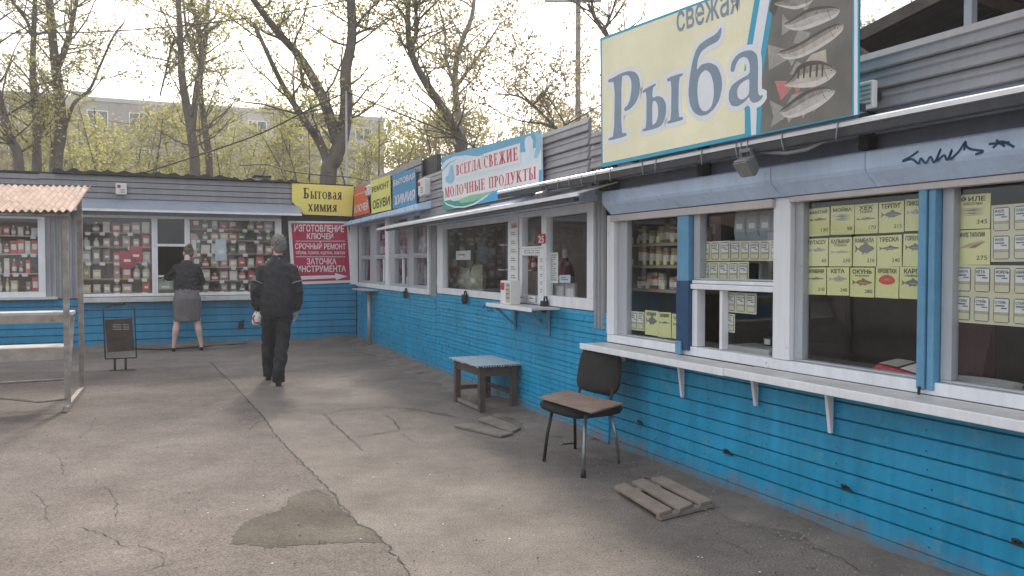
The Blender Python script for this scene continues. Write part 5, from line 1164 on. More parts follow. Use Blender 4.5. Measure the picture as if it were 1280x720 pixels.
pn = MB().prism_xz([(-.155, .255), (.19, .275), (.165, .715), (-.185, .695)], -.012, .006).build('panel', 'panel_brown', ds, bev=.004)
for k in range(4):
    for a, b_ in ((-.08, .03), (.05, .13)): MB().box(a, b_, -.0155, -.0125, .56 + k * .022, .567 + k * .022).build('slot', 'print_silver', pn)
# ------------------------------------------------------------------ standing table in the corner
p = ground_at(462, 434); tt = thing('standing_table', 'tall narrow standing table on a single pipe leg in the corner', 'table', (p.x, p.y, 0), FR.a)
MB().tube([(0, 0, 0), (0, 0, .985)], .042, n=12).build('leg', 'pipe_grey', tt, smooth=True); MB().lathe([(.09, .0), (.09, .012), (.05, .03)], 12).build('foot', 'dark_metal', tt)
MB().box(-.75, .32, -.16, .38, .986, 1.01).build('table_top', 'grey_frame', tt, bev=.004); MB().tube([(-.6, .3, .985), (-.15, .3, .25)], .012).build('strut', 'pipe_grey', tt, smooth=True)
# ------------------------------------------------------------------ low wooden table by the wall
ang = math.atan2(7.83 - 8.56, -.33 + .655); o2 = Vector((-.655, 8.56, 0))
wt = thing('wooden_table', 'low worn wooden table with a pale oilcloth top against the blue wall', 'table', (-.33, 7.86, 0), ang)
LX, LY = .80, .46                                  # x runs towards the camera along the wall, y towards the wall
MB().box(-LX, 0, .0, LY, .442, .462).build('table_top', 'dark_wood', wt, bev=.004); MB().box(-LX - .006, .006, -.006, LY + .006, .4625, .4665).build('oilcloth', 'oilcloth', wt)
rr = random.Random(2); v = MB()
for i in range(34): 
    x = -LX + i * LX / 33; v.box(x - .007, x + .007, -.008, -.003, .4625 - rr.uniform(.006, .018), .462)
for i in range(18):
    y = i * LY / 17; v.box(.003, .008, y - .007, y + .007, .4625 - rr.uniform(.006, .018), .462)
v.build('oilcloth_fringe', 'oilcloth', wt)
for x in (-LX + .06, -.06):
    for y in (.06, LY - .06): MB().box(x - .03, x + .03, y - .03, y + .03, 0, .441).build('leg', 'dark_wood', wt, bev=.004)
MB().box(-LX + .095, -.095, .04, .06, .36, .44).build('apron', 'dark_wood', wt); MB().box(-.07, -.05, .095, LY - .095, .35, .44).build('apron', 'dark_wood', wt); MB().box(-LX + .05, -LX + .07, .095, LY - .095, .35, .44).build('apron', 'dark_wood', wt)
MB().box(-LX + .095, -.095, LY - .07, LY - .05, .15, .19).build('stretcher', 'dark_wood', wt); MB().box(-LX + .05, -LX + .07, .095, LY - .095, .13, .17).build('stretcher', 'dark_wood', wt); MB().box(-LX + .1, -.095, .045, .07, .015, .05).build('stretcher', 'old_wood', wt)
# ------------------------------------------------------------------ office chair with a board on its seat
F1, F2, B2, B1 = ground_at(680, 577), ground_at(729, 597), ground_at(774, 579), ground_at(719, 561)
cc = (F1 + F2 + B1 + B2) / 4; ax = ((F2 - F1) + (B2 - B1)).normalized(); ca = math.atan2(ax.y, ax.x)
ch = thing('office_chair', 'black office chair with scuffed steel legs standing before the fish kiosk', 'chair', (cc.x, cc.y, 0), ca)
# local: x along the wall towards the camera, -y is the front edge away from the wall
ci = Matrix.Rotation(-ca, 3, 'Z'); loc = lambda q: ci @ (q - cc)
fm, bm = loc((F1 + F2) / 2), loc((B1 + B2) / 2)
for q, m, nm in ((F1, 'black_paint', 0), (F2, 'chair_metal', 1), (B2, 'chair_metal', 2), (B1, 'black_paint', 3)):
    e = loc(q); tx, ty = e.x * .82, e.y * .72
    lg = MB().tube([(e.x, e.y, .002), (e.x * .93, e.y * .9, .2), (tx, ty, .41)], .0125, n=10).build('leg', m, ch, smooth=True)
    if nm == 1: MB().tube([(e.x, e.y, .0), (e.x * .99, e.y * .98, .045)], .019, n=10).build('foot_cap', 'black_paint', lg, smooth=True)
def pad(w, d, h, bulge, n=10):                    # soft rounded pad
    v = []; f = []; m = n * 4
    R = []
    for k in range(m):
        a = 2 * math.pi * k / m; c, s_ = math.cos(a), math.sin(a); e = .42
        R.append((math.copysign(abs(c) ** e, c), math.copysign(abs(s_) ** e, s_)))
    prof = [(.0, -.5), (.80, -.5), (.95, -.3), (1, 0), (.96, .3), (.8, .46), (.45, .5 + bulge * .8), (.0, .5 + bulge)]
    for r, z in prof[1:-1]:
        for c, s_ in R: v.append((c * r * w / 2, s_ * r * d / 2, z * h))
    for i in range(len(prof) - 3):
        for k in range(m): f.append((i * m + k, i * m + (k + 1) % m, (i + 1) * m + (k + 1) % m, (i + 1) * m + k))
    v += [(0, 0, -.5 * h), (0, 0, (.5 + bulge) * h)]
    for k in range(m): f.append((len(v) - 2, (k + 1) % m, k)); f.append((len(v) - 1, (len(prof) - 3) * m + k, (len(prof) - 3) * m + (k + 1) % m))
    return MB().add(v, f)
s_ = pad(.54, .47, .085, .1).build('seat', 'chair_fabric', ch, smooth=True); s_.location = (fm.x * .3, -.02, .416)
for x in (-.2, .2): MB().bar((x, -.14, .40), (x, .17, .40), .02).build('seat_rail', 'black_paint', ch)
bk = pad(.53, .34, .055, .15).build('backrest', 'chair_fabric', ch, smooth=True); bk.location = (bm.x - .02, .235, .645); bk.rotation_euler = (math.radians(80), 0, 0)
for v_ in bk.data.vertices: v_.co.x *= 1 - max(0, v_.co.y) * .45; v_.co.z -= (v_.co.x / .26) ** 2 * .03
for sx in (-1, 1): MB().tube([(bm.x + sx * .2, .13, .40), (bm.x + sx * .2, .195, .43), (bm.x + sx * .2, .245, .60)], .011, n=8).build('back_support', 'black_paint', ch, smooth=True)
zb = .4685
bp = [ground_at(x, y, zb) for x, y in ((674, 498), (740, 517.5), (779, 506), (707, 489))]
bc = sum(bp, Vector()) / 4
t = thing('seat_board', 'reddish brown board laid loosely over the chair seat', 'board', (bc.x, bc.y, zb), 0)
MB().prism_xy([(q.x - bc.x, q.y - bc.y) for q in bp][::1], .0, .012).build('board', 'board_brown', t, bev=.002)
# ------------------------------------------------------------------ boards on the ground
def gboard(par, a, b_, c, d, z0, z1, m, name='plank', bev=.004, org=(0, 0, 0)):
    P = [ground_at(*q, z1) if not isinstance(q, Vector) else q for q in (a, b_, c, d)]; rr = random.Random(int(a[0]))
    pts = []
    for i in range(4):
        p, q = P[i], P[(i + 1) % 4]
        for k in range(4): t_ = k / 4; pts.append((p.x + (q.x - p.x) * t_ + rr.uniform(-.003, .003), p.y + (q.y - p.y) * t_ + rr.uniform(-.003, .003)))
    if sum(pts[i][0] * pts[(i + 1) % 16][1] - pts[(i + 1) % 16][0] * pts[i][1] for i in range(16)) < 0: pts = pts[::-1]
    return MB().prism_xy([(x - org[0], y - org[1]) for x, y in pts], z0, z1).build(name, m, par, bev=bev)
pc = ground_at(828, 620); pl = thing('wooden_pallet', 'small pallet of three weathered planks on the ground below the counter', 'pallet', (pc.x, pc.y, 0), 0); oo = (pc.x, pc.y, 0)
gboard(pl, (767.5, 607), (781, 603), (840.5, 636), (824, 641.5), .028, .05, 'pallet_wood', org=oo)
gboard(pl, (790, 601), (804, 597.5), (866.5, 629), (849, 636.5), .028, .05, 'pallet_wood', org=oo)
gboard(pl, (814, 597), (828, 594.5), (890.5, 624.5), (875, 629), .028, .05, 'pallet_wood', org=oo)
gboard(pl, (783, 612), (790, 616), (842, 604), (834, 601), .004, .0275, 'pallet_wood', 'batten', org=oo); gboard(pl, (820, 643), (826, 646), (891, 630), (884, 626), .004, .0275, 'pallet_wood', 'batten', org=oo)
q = ground_at(605, 538); t = thing('loose_plank', 'front weathered plank lying flat on the asphalt before the low table', 'plank', (q.x, q.y, 0), 0, 'loose planks by the low table')
gboard(t, (568, 531), (584, 527.5), (642, 540.5), (626, 544.5), .004, .024, 'old_wood', org=(q.x, q.y, 0))
q = ground_at(628, 528); t = thing('loose_plank', 'rear weathered plank lying askew beside the front one by the low table', 'plank', (q.x, q.y, 0), 0, 'loose planks by the low table')
gboard(t, (597, 523), (613, 519.5), (651, 534), (640, 539.4), .004, .022, 'old_wood', org=(q.x, q.y, 0))
tag(MB().tube([tuple(ground_at(x, y) + Vector((0, 0, .02))) for x, y in ((100, 436), (160, 437), (200, 438.5), (230, 436.5), (262, 434), (300, 431.5), (340, 428))], .012, n=6).build('ground_cable', 'cable', smooth=True), 'thin black cable lying along the foot of the back kiosk', 'cable')

# ------------------------------------------------------------------ people
def ell_ring(c, rx, ry, n=20): return [(c[0] + rx * math.cos(2 * math.pi * k / n), c[1] + ry * math.sin(2 * math.pi * k / n), c[2]) for k in range(n)]
def loft(b, rings, n=20):
    v = [p for c, rx, ry in rings for p in ell_ring(c, rx, ry, n)]; m = len(rings); f = []
    for i in range(m - 1):
        for k in range(n): f.append((i * n + k, i * n + (k + 1) % n, (i + 1) * n + (k + 1) % n, (i + 1) * n + k))
    f.append(tuple(range(n - 1, -1, -1))); f.append(tuple(range((m - 1) * n, m * n)))
    if rings[-1][0][2] < rings[0][0][2]: f = [q[::-1] for q in f]
    b.add(v, f)
def ball(b, c, rx, ry, rz, n=14):
    loft(b, [((c[0], c[1], c[2] + rz * math.sin(a)), max(.001, rx * math.cos(a)), max(.001, ry * math.cos(a))) for a in [(-.5 + i / 9) * math.pi * .98 for i in range(10)]], n)
def cap(b, p, q, r0, r1, n=12):
    p, q = Vector(p), Vector(q); d = (q - p); L_ = d.length; d.normalize()
    pts = [p - d * r0 * .85, p - d * r0 * .5] + [p.lerp(q, t) for t in (0, .33, .66, 1)] + [q + d * r1 * .5, q + d * r1 * .85]
    rs = [r0 * .45, r0 * .85, r0, r0 + (r1 - r0) * .33, r0 + (r1 - r0) * .66, r1, r1 * .85, r1 * .45]
    b.tube(pts, rs, n=n)
def organic(name, b, m, parent, voxel=.012, smooth=4, fold=0., fscale=.12):
    me = b.mesh(name); o = bpy.data.objects.new(name, me); COL.objects.link(o)
    md = o.modifiers.new('r', 'REMESH'); md.mode = 'VOXEL'; md.voxel_size = voxel
    sm = o.modifiers.new('s', 'SMOOTH'); sm.iterations = smooth; sm.factor = .5
    if fold:
        tx = bpy.data.textures.new(name + '_folds', 'CLOUDS'); tx.noise_scale = fscale; tx.noise_depth = 2
        dm = o.modifiers.new('d', 'DISPLACE'); dm.texture = tx; dm.strength = fold; dm.mid_level = .5
        s2 = o.modifiers.new('s2', 'SMOOTH'); s2.iterations = 1
    dg = bpy.context.evaluated_depsgraph_get(); out = bpy.data.meshes.new_from_object(o.evaluated_get(dg))
    bpy.data.objects.remove(o); out.name = name; out.materials.clear()
    return link(name, out, m, parent, smooth=True)
def hand(b, wrist, dirv, side, curl=.5, s=1.):
    """palm and five bent fingers; dirv points down the forearm, side = +1 thumb towards +y/forward on that side"""
    w = Vector(wrist); d = Vector(dirv).normalized(); across = Vector((0, 1, 0)); across = (across - d * across.dot(d)).normalized(); nrm = d.cross(across).normalized() * side
    pk = w + d * .085 * s
    for k in (-1.2, -.4, .4, 1.2): cap(b, w + across * k * .012 * s, pk + across * k * .021 * s, .016 * s, .014 * s, 8)
    for k, l in ((-1.5, .058), (-.5, .072), (.5, .078), (1.5, .070)):
        p0 = pk + across * k * .0195 * s; p1 = p0 + (d * .8 + nrm * curl * .6).normalized() * l * .55 * s; p2 = p1 + (d * (.8 - curl * .6) + nrm * curl).normalized() * l * .55 * s
        cap(b, p0, p1, .0095 * s, .009 * s, 8); cap(b, p1, p2, .009 * s, .0075 * s, 8)
    t0 = w + d * .03 * s + across * .03 * s; t1 = t0 + (d * .6 + across * .7 + nrm * .3).normalized() * .04 * s; t2 = t1 + (d * .9 + nrm * .4).normalized() * .035 * s
    cap(b, t0, t1, .012 * s, .011 * s, 8); cap(b, t1, t2, .011 * s, .0085 * s, 8)
def head_shape(b, c, s=1., turn=0.):
    ct, sn = math.cos(turn), math.sin(turn)
    def R(x, y, z): return (c[0] + (x * ct - y * sn) * s, c[1] + (x * sn + y * ct) * s, c[2] + z * s)
    ball(b, R(0, -.012, .025), .077 * s, .093 * s, .10 * s); ball(b, R(0, .025, -.045), .062 * s, .07 * s, .075 * s)
    cap(b, R(0, .085, .005), R(0, .108, -.022), .009 * s, .014 * s, 8)                     # nose
    cap(b, R(-.02, .085, -.062), R(.02, .085, -.062), .009 * s, .009 * s, 8)                # mouth
    ball(b, R(0, .075, -.095), .028 * s, .022 * s, .02 * s, 10)                            # chin
    for sx in (-1, 1):
        ball(b, R(sx * .079, -.008, -.012), .012 * s, .024 * s, .034 * s, 10)              # ears
        ball(b, R(sx * .03, .078, .012), .016 * s, .012 * s, .011 * s, 10)                 # brow and eyelids
    return R
# --- the man walking away
mo = Vector((-2.874, 9.93, 0)); rz = -math.atan2(mo.x, mo.y)
man = thing('person', 'grey haired person in a black jacket and trousers walking towards the back kiosk', 'person', (mo.x, mo.y, 0), rz)
man.scale = (.93, .94, 1)
LA, RA = (-.105, .30, .10), (.02, -.28, .085)      # ankles
b = MB(); hc = (.035, .03, 1.665)
R = head_shape(b, hc, 1.06, .12)
cap(b, (.025, -.005, 1.50), (.03, .01, 1.60), .062, .058)
loft(b, [((.01, 0, .86), .15, .10), ((.01, 0, 1.0), .155, .105), ((.015, 0, 1.2), .155, .10), ((.02, 0, 1.36), .165, .09), ((.022, 0, 1.43), .10, .065), ((.025, 0, 1.50), .05, .05)])
SL, SR_ = (-.170, -.005, 1.385), (.210, -.005, 1.385); EL, ER = (-.262, -.03, 1.14), (.285, -.03, 1.13); WL, WR = (-.243, .07, .90), (.262, .06, .885)
for S0, E0, W0 in ((SL, EL, WL), (SR_, ER, WR)): cap(b, S0, E0, .05, .04); cap(b, E0, W0, .038, .027)
hand(b, WL, (.0, .05, -.2), 1, .9); hand(b, WR, (.0, .06, -.2), -1, .5)
for hx, kn, an in ((-.085, (-.095, .16, .50), LA), (.105, (.075, -.03, .50), RA)): cap(b, (hx, 0, .88), kn, .085, .058); cap(b, kn, an, .056, .04)
organic('body', b, 'skin', man, .0075, 4)
b = MB(); ball(b, R(0, -.03, .05), .092, .098, .096); ball(b, R(0, -.062, -.015), .074, .055, .075); ball(b, R(-.06, -.0, .03), .034, .06, .055); ball(b, R(.06, -.0, .03), .034, .06, .055); ball(b, R(0, .04, .105), .07, .055, .035)
rh = random.Random(8)
for k in range(90):
    a = rh.uniform(0, 6.28); e_ = rh.uniform(-.5, 1.4); q = Vector((.088 * math.cos(a) * math.cos(e_), -.03 + .094 * math.sin(a) * math.cos(e_), .05 + .092 * math.sin(e_)))
    if q.y > .045 and q.z < .1: continue
    q2 = q + Vector((rh.gauss(0, .012), rh.gauss(0, .01), -.04 + rh.gauss(0, .01))); cap(b, R(*q), R(*q2), .011, .005, 6)
organic('hair', b, 'hair_grey', man, .0065, 1, .012, .02)
b = MB(); ball(b, R(-.032, .083, .006), .008, .006, .007, 10); ball(b, R(.032, .083, .006), .008, .006, .007, 10); b.build('eyes', 'paper_white', man, smooth=True)
b = MB()
loft(b, [((.012, 0, .835), .195, .125), ((.012, 0, .87), .212, .145), ((.012, -.01, .98), .222, .155), ((.015, -.01, 1.15), .218, .15), ((.018, -.005, 1.32), .215, .142), ((.02, 0, 1.40), .195, .122), ((.022, 0, 1.465), .14, .095), ((.025, 0, 1.52), .078, .072), ((.027, 0, 1.56), .07, .068)])
for S0, E0, W0, sx in ((SL, EL, WL, -1), (SR_, ER, WR, 1)):
    cap(b, S0, E0, .074, .066); cap(b, E0, (W0[0], W0[1], W0[2] + .03), .066, .06)
jk = organic('jacket', b, 'jacket_black', man, .010, 4, .038, .075)
for E0, S0, sx in ((EL, SL, -1), (ER, SR_, 1)):
    p = Vector(S0).lerp(Vector(E0), .62); d = (Vector(E0) - Vector(S0)).normalized(); e1_ = Vector((0, 1, 0)); e2_ = d.cross(e1_).normalized(); e1_ = e2_.cross(d)
    MB().tube([p + e1_ * .077 * math.cos(a) + e2_ * .079 * math.sin(a) for a in [i * 2 * math.pi / 20 for i in range(21)]], .006, n=6).build('piping', 'piping_grey', jk, smooth=True)
p = Vector(SL).lerp(Vector(EL), .42); pt = MB().box(-.03, .03, -.004, .004, -.028, .028).build('sleeve_patch', 'piping_grey', jk); pt.location = (p.x - .062, p.y - .07, p.z); pt.rotation_euler = (.1, 0, -.75)
b = MB()
loft(b, [((.01, 0, .80), .175, .125), ((.01, 0, .92), .18, .125), ((.01, 0, .99), .17, .12)])
for hx, kn, an, in ((-.085, (-.098, .16, .50), LA), (.105, (.075, -.03, .50), RA)):
    cap(b, (hx, 0, .86), kn, .108, .086); cap(b, kn, (an[0], an[1] - .01, an[2] + .06), .086, .082)
    loft(b, [((an[0], an[1], .045), .075, .085), ((an[0], an[1] - .005, .12), .082, .088), ((an[0], an[1] - .01, .2), .08, .085)])
organic('trousers', b, 'trousers_black', man, .010, 3, .045, .09)
for an, tilt in ((LA, 0), (RA, .0)):
    b = MB(); cap(b, (an[0], an[1] - .03, .042), (an[0] + (-.01 if an is LA else .015), an[1] + .15, .034), .042, .036); b.box(an[0] - .035, an[0] + .035, an[1] - .065, an[1] + .17, .0, .03); cap(b, (an[0], an[1] - .02, .09), (an[0], an[1] - .02, .05), .042, .044)
    organic('shoe', b, 'shoe_black', man, .008, 3)
# bundle in his left hand
wp = man.location; M_ = Matrix.Translation(man.location) @ Matrix.Rotation(rz, 4, 'Z')
hp = M_ @ Vector((-.218, .108, .80))
bu = thing('rolled_packet', 'white and red crumpled packet held in the left hand of the walking person', 'packet', hp - Vector((0, 0, .06)), rz)
b = MB(); ball(b, (0, -.01, .05), .062, .075, .085); ball(b, (.025, -.04, .09), .045, .05, .05); ball(b, (-.025, .0, .01), .045, .05, .05)
organic('wrapper', b, 'paper_white', bu, .007, 1, .03, .03)
MB().tube([(-.035, -.075, .09), (-.055, -.06, .05), (-.035, -.07, .0), (.015, -.085, -.01)], .009, n=6).build('print', 'plastic_red', bu, smooth=True)
# --- the woman at the hatch
wo_ = Vector((-5.43, 13.62, 0)); rw = math.radians(22)
wm = thing('person', 'person with a hair bun, dark jacket and grey skirt leaning to the serving hatch', 'person', (wo_.x, wo_.y, 0), rw)
b = MB(); hc = (.03, .19, 1.64)
R = head_shape(b, hc, 1.0, .3)
cap(b, (.0, .07, 1.46), (.02, .13, 1.58), .05, .046)
loft(b, [((.0, -.03, .9), .17, .12), ((.0, -.02, 1.05), .14, .10), ((.0, .01, 1.2), .15, .10), ((.0, .04, 1.36), .17, .095), ((.0, .06, 1.45), .1, .07), ((.0, .07, 1.5), .045, .045)])
SL, SR_ = (-.155, .06, 1.385), (.155, .05, 1.385); EL, ER = (-.27, .22, 1.22), (.25, .10, 1.16); WL, WR = (-.33, .44, 1.22), (.16, .33, 1.10)
for S0, E0, W0 in ((SL, EL, WL), (SR_, ER, WR)): cap(b, S0, E0, .042, .034); cap(b, E0, W0, .032, .023)
hand(b, WL, (-.1, .2, -.05), 1, .6, .9); hand(b, WR, (-.12, .2, -.05), -1, .5, .9)
for hx, kn, an in ((-.10, (-.155, -.02, .48), (-.215, -.02, .09)), (.10, (.155, -.02, .48), (.215, -.03, .09))):
    cap(b, (hx, -.03, .88), kn, .09, .058); ball(b, kn, .055, .06, .06)
    loft(b, [((kn[0] + (an[0] - kn[0]) * t, kn[1] - (.022 if .15 < t < .6 else .005), kn[2] + (an[2] - kn[2]) * t), r, r * 1.08) for t, r in ((0, .052), (.15, .056), (.3, .058), (.45, .053), (.65, .043), (.85, .034), (1, .032))], 14)
    cap(b, (an[0], an[1] - .02, .05), (an[0], an[1] + .15, .025), .034, .026)
organic('body', b, 'skin_pale', wm, .0075, 4)
b = MB(); ball(b, R(0, -.022, .04), .083, .092, .088); ball(b, R(0, -.05, -.02), .07, .055, .06); ball(b, R(.0, -.075, .115), .046, .046, .042); organic('hair', b, 'hair_brown', wm, .008, 2, .012, .02)
b = MB(); ball(b, R(-.03, .083, .006), .008, .006, .007, 10); ball(b, R(.03, .083, .006), .008, .006, .007, 10); b.build('eyes', 'paper_white', wm, smooth=True)
b = MB()
loft(b, [((.0, -.01, 1.02), .20, .145), ((.0, -.005, 1.08), .20, .145), ((.0, .0, 1.18), .188, .135), ((.0, .03, 1.32), .198, .125), ((.0, .055, 1.42), .175, .10), ((.0, .065, 1.47), .1, .075), ((.0, .075, 1.51), .062, .06)])
for S0, E0, W0 in ((SL, EL, WL), (SR_, ER, WR)): cap(b, S0, E0, .062, .052); cap(b, E0, Vector(E0).lerp(Vector(W0), .92), .056, .042)
organic('jacket', b, 'jacket_dark', wm, .010, 3, .045, .07)
b = MB(); loft(b, [((.0, -.02, .50), .205, .155), ((.0, -.02, .58), .212, .16), ((.0, -.03, .75), .218, .168), ((.0, -.035, .88), .215, .17), ((.0, -.02, 1.0), .185, .145), ((.0, -.01, 1.06), .165, .13)])
organic('skirt', b, 'skirt_grey', wm, .012, 3, .02, .12)
for an in ((-.215, -.02), (.215, -.03)):
    b = MB(); cap(b, (an[0], an[1] - .025, .036), (an[0], an[1] + .165, .026), .038, .032); b.box(an[0] - .03, an[0] + .03, an[1] - .05, an[1] + .17, 0, .02); organic('shoe', b, 'shoe_black', wm, .008, 3)

# ------------------------------------------------------------------ trees
def limb(b, pts, r0, r1, n=9):
    P = [Vector(p) for p in pts]; Q = []
    for i in range(len(P) - 1):
        p0, p1, p2, p3 = P[max(0, i - 1)], P[i], P[i + 1], P[min(len(P) - 1, i + 2)]
        for k in range(4):
            t = k / 4; Q.append(.5 * (2 * p1 + (p2 - p0) * t + (2 * p0 - 5 * p1 + 4 * p2 - p3) * t * t + (3 * p1 - p0 - 3 * p2 + p3) * t ** 3))
    Q.append(P[-1]); m = len(Q)
    b.tube(Q, [r0 + (r1 - r0) * i / (m - 1) for i in range(m)], n=n); return Q
def leaves_mesh(name, pts, size, m, parent, org, rng):
    pts = np.asarray(pts) - np.array(org); n = len(pts)
    a = rng.normal(size=(n, 3)); a /= np.linalg.norm(a, axis=1)[:, None]; c = rng.normal(size=(n, 3)); c -= a * (a * c).sum(1)[:, None]; c /= np.linalg.norm(c, axis=1)[:, None]
    s = size * rng.uniform(.6, 1.4, size=(n, 1)); v = np.stack([pts - a * s, pts + c * s * .55, pts + a * s, pts - c * s * .55], 1).reshape(-1, 3)
    me = bpy.data.meshes.new(name); me.vertices.add(4 * n); me.vertices.foreach_set('co', v.ravel()); me.loops.add(4 * n); me.loops.foreach_set('vertex_index', np.arange(4 * n)); me.polygons.add(n)
    me.polygons.foreach_set('loop_start', np.arange(0, 4 * n, 4)); me.polygons.foreach_set('loop_total', np.full(n, 4)); me.update(); me.validate()
    return link(name, me, m, parent)
def tree(label, base_px, d, limbs, seed, leaf='leaf', nb=26, blen=(1., 2.4), per=14, size=.045, bark='bark', group='trees behind the kiosks', tmin=.25, name='tree', sub=5):
    """limbs: (pixel polyline, start radius, end radius) at distance d; twigs and young leaves grow from them"""
    rr = random.Random(seed); rng = np.random.default_rng(seed); x0 = (base_px - 640) / F * d; org = Vector((x0, d, 0))
    t = thing(name, label, 'tree', org, 0, group); b = MB(); tw = MB(); lv = []
    for li, (px, r0, r1) in enumerate(limbs):
        dd = [d + (0 if li == 0 else rr.uniform(-.25, .25) * i) for i in range(len(px))]
        pts = [at_depth(x, y, q) - org for (x, y), q in zip(px, dd)]
        if li == 0: pts = [Vector((pts[0].x, pts[0].y, -.1))] + pts
        Q = limb(b, pts, r0, r1)
        m = len(Q); k = max(3, int(nb / len(limbs)))
        for _ in range(k):
            i = int((tmin + (1 - tmin) * rr.random()) * (m - 1)); p = Q[i]
            if p.z < 2.6: continue
            r = (r0 + (r1 - r0) * i / (m - 1)) * .45; L_ = rr.uniform(*blen); a = rr.uniform(0, 6.28)
            dv = Vector((math.cos(a), math.sin(a), rr.uniform(.1, 1.1))).normalized(); seg = [p]
            for s_ in range(5):
                dv = (dv + Vector((rr.gauss(0, .22), rr.gauss(0, .22), rr.gauss(.10, .16)))).normalized(); seg.append(seg[-1] + dv * L_ / 5)
            tw.tube(seg, min(r, .03), .006, n=5)
            for _s in range(sub):
                j = rr.randint(1, 5); q = seg[j]; dv2 = (dv + Vector((rr.gauss(0, .8), rr.gauss(0, .8), rr.gauss(.1, .5)))).normalized(); l2 = rr.uniform(.3, .9); e = q + dv2 * l2; mid = q + dv2 * l2 * .5 + Vector((rr.gauss(0, .05), rr.gauss(0, .05), rr.gauss(0, .05)))
                tw.tube([q, mid, e], .009, .003, n=4)
                for _l in range(per): w = rr.random(); lv.append(tuple(q.lerp(e, w) + Vector((rr.gauss(0, .10), rr.gauss(0, .10), rr.gauss(0, .10)))))
    b.build('trunk', bark, t, smooth=True)
    if tw.v: tw.build('twigs', bark, t, smooth=True)
    if lv: leaves_mesh('crown', lv, size, leaf, t, (0, 0, 0), rng)
    return t
tree('leaning dark trunk at the left edge behind the stall', 22, 21, [([(24, 213), (14, 175), (2, 135), (-12, 80), (-20, 20)], .14, .07)], 1, nb=26)
tree('straight dark tree with a forked top left of the alarm box', 46, 22, [([(46, 213), (46, 150), (41, 95), (42, 45), (45, -25)], .14, .05), ([(42, 50), (33, 25), (18, 5), (8, -20)], .05, .03), ([(50, 165), (58, 150), (60, 140)], .05, .03)], 2, nb=40)
tree('thick tree forking twice, with one long thin bough reaching right', 73, 23, [([(70, 213), (76, 165), (73, 110), (68, 70), (60, -20)], .20, .10), ([(74, 80), (84, 55), (92, 20), (100, -20)], .09, .04), ([(80, 165), (92, 130), (112, 112), (124, 85), (142, 45), (155, 28)], .06, .015)], 3, nb=44)
tree('slender double trunk tree left of the hatch, nearer of the pair', 243, 24, [([(244, 216), (239, 165), (228, 100), (226, 60), (222, -20)], .17, .07), ([(240, 165), (246, 110), (252, 70), (244, 20), (236, -20)], .10, .05), ([(228, 70), (218, 50), (206, 95), (200, 120)], .04, .02)], 4, nb=50, leaf='leaf_olive')
tree('tall tree of two close stems right of the double trunk', 262, 26, [([(262, 216), (257, 165), (250, 105), (256, 60), (262, -20)], .13, .06), ([(251, 80), (240, 60), (232, 30), (228, -20)], .06, .03), ([(256, 90), (275, 92), (292, 125)], .03, .012)], 5, nb=44)
tree('big dark tree with a huge fork behind the yellow sign', 412, 20, [([(410, 228), (418, 200), (428, 170), (433, 130), (432, 90), (440, 45), (437, -25)], .22, .10), ([(424, 185), (410, 140), (395, 105), (372, 68), (345, 38), (310, -10)], .15, .07), ([(414, 215), (400, 180), (382, 152), (358, 115), (338, 75), (318, 30)], .11, .04), ([(380, 110), (372, 75), (352, 50), (330, 40), (305, 20)], .05, .02), ([(441, 45), (455, 38), (468, 36)], .04, .02), ([(440, 42), (455, 20), (480, -5)], .04, .02), ([(400, 165), (385, 158), (362, 158)], .03, .012)], 6, nb=72, bark='bark')
tree('curving dark tree behind the dairy sign, nearer of two', 575, 21, [([(578, 195), (572, 170), (556, 140), (535, 108), (517, 75), (510, 40), (511, -20)], .16, .06), ([(512, 60), (520, 40), (519, -20)], .06, .04)], 7, nb=46, leaf='leaf_olive')
tree('grey forked tree with wide branches behind the dairy sign', 573, 23, [([(577, 200), (573, 150), (569, 112), (570, 80), (578, 50), (590, 20), (594, -20)], .12, .05), ([(569, 110), (582, 92), (598, 70), (612, 50), (626, 28)], .06, .015), ([(568, 105), (558, 75), (556, 40), (548, 5)], .05, .02)], 8, nb=40, leaf='leaf_olive', bark='bark_light')
tree('small bare tree with boughs leaning left beside the lamp pole', 712, 19, [([(712, 175), (700, 165), (685, 150), (670, 135), (655, 120), (640, 105)], .05, .015), ([(700, 163), (680, 155), (655, 152), (640, 148)], .035, .01), ([(672, 137), (652, 122), (632, 118), (618, 118)], .03, .01)], 9, nb=34, leaf='leaf_brown', size=.04)
tree('bare branched tree rising behind the left edge of the fish banner', 770, 17, [([(790, 120), (768, 60), (755, 40), (745, 25), (735, 5)], .06, .03), ([(755, 38), (765, 15), (775, -20)], .03, .015), ([(745, 25), (740, 0), (745, -20)], .025, .012)], 10, nb=30, per=4, leaf='leaf_brown', size=.04)
YT = [(35, 40, 5., 'leaf_olive'), (85, 36, 4.6, 'leaf'), (135, 42, 5., 'leaf_olive'), (250, 38, 5., 'leaf'), (420, 36, 5., 'leaf'), (-10, 34, 3.6, 'leaf_olive'), (110, 30, 3.4, 'leaf'), (165, 27, 3.8, 'leaf'), (205, 33, 4.4, 'leaf'), (290, 29, 3.8, 'leaf'), (335, 35, 4.4, 'leaf_olive'), (380, 27, 3.2, 'leaf'), (465, 26, 3.8, 'leaf'), (510, 31, 4.4, 'leaf'), (545, 25, 3.2, 'leaf_olive'), (600, 27, 4.0, 'leaf_brown'), (640, 31, 4.6, 'leaf_olive'), (690, 26, 4.0, 'leaf_brown'), (735, 29, 4.6, 'leaf_brown'), (790, 24, 5.0, 'leaf_brown'), (1010, 20, 5.0, 'leaf_brown'), (1120, 17, 5.5, 'leaf_brown')]
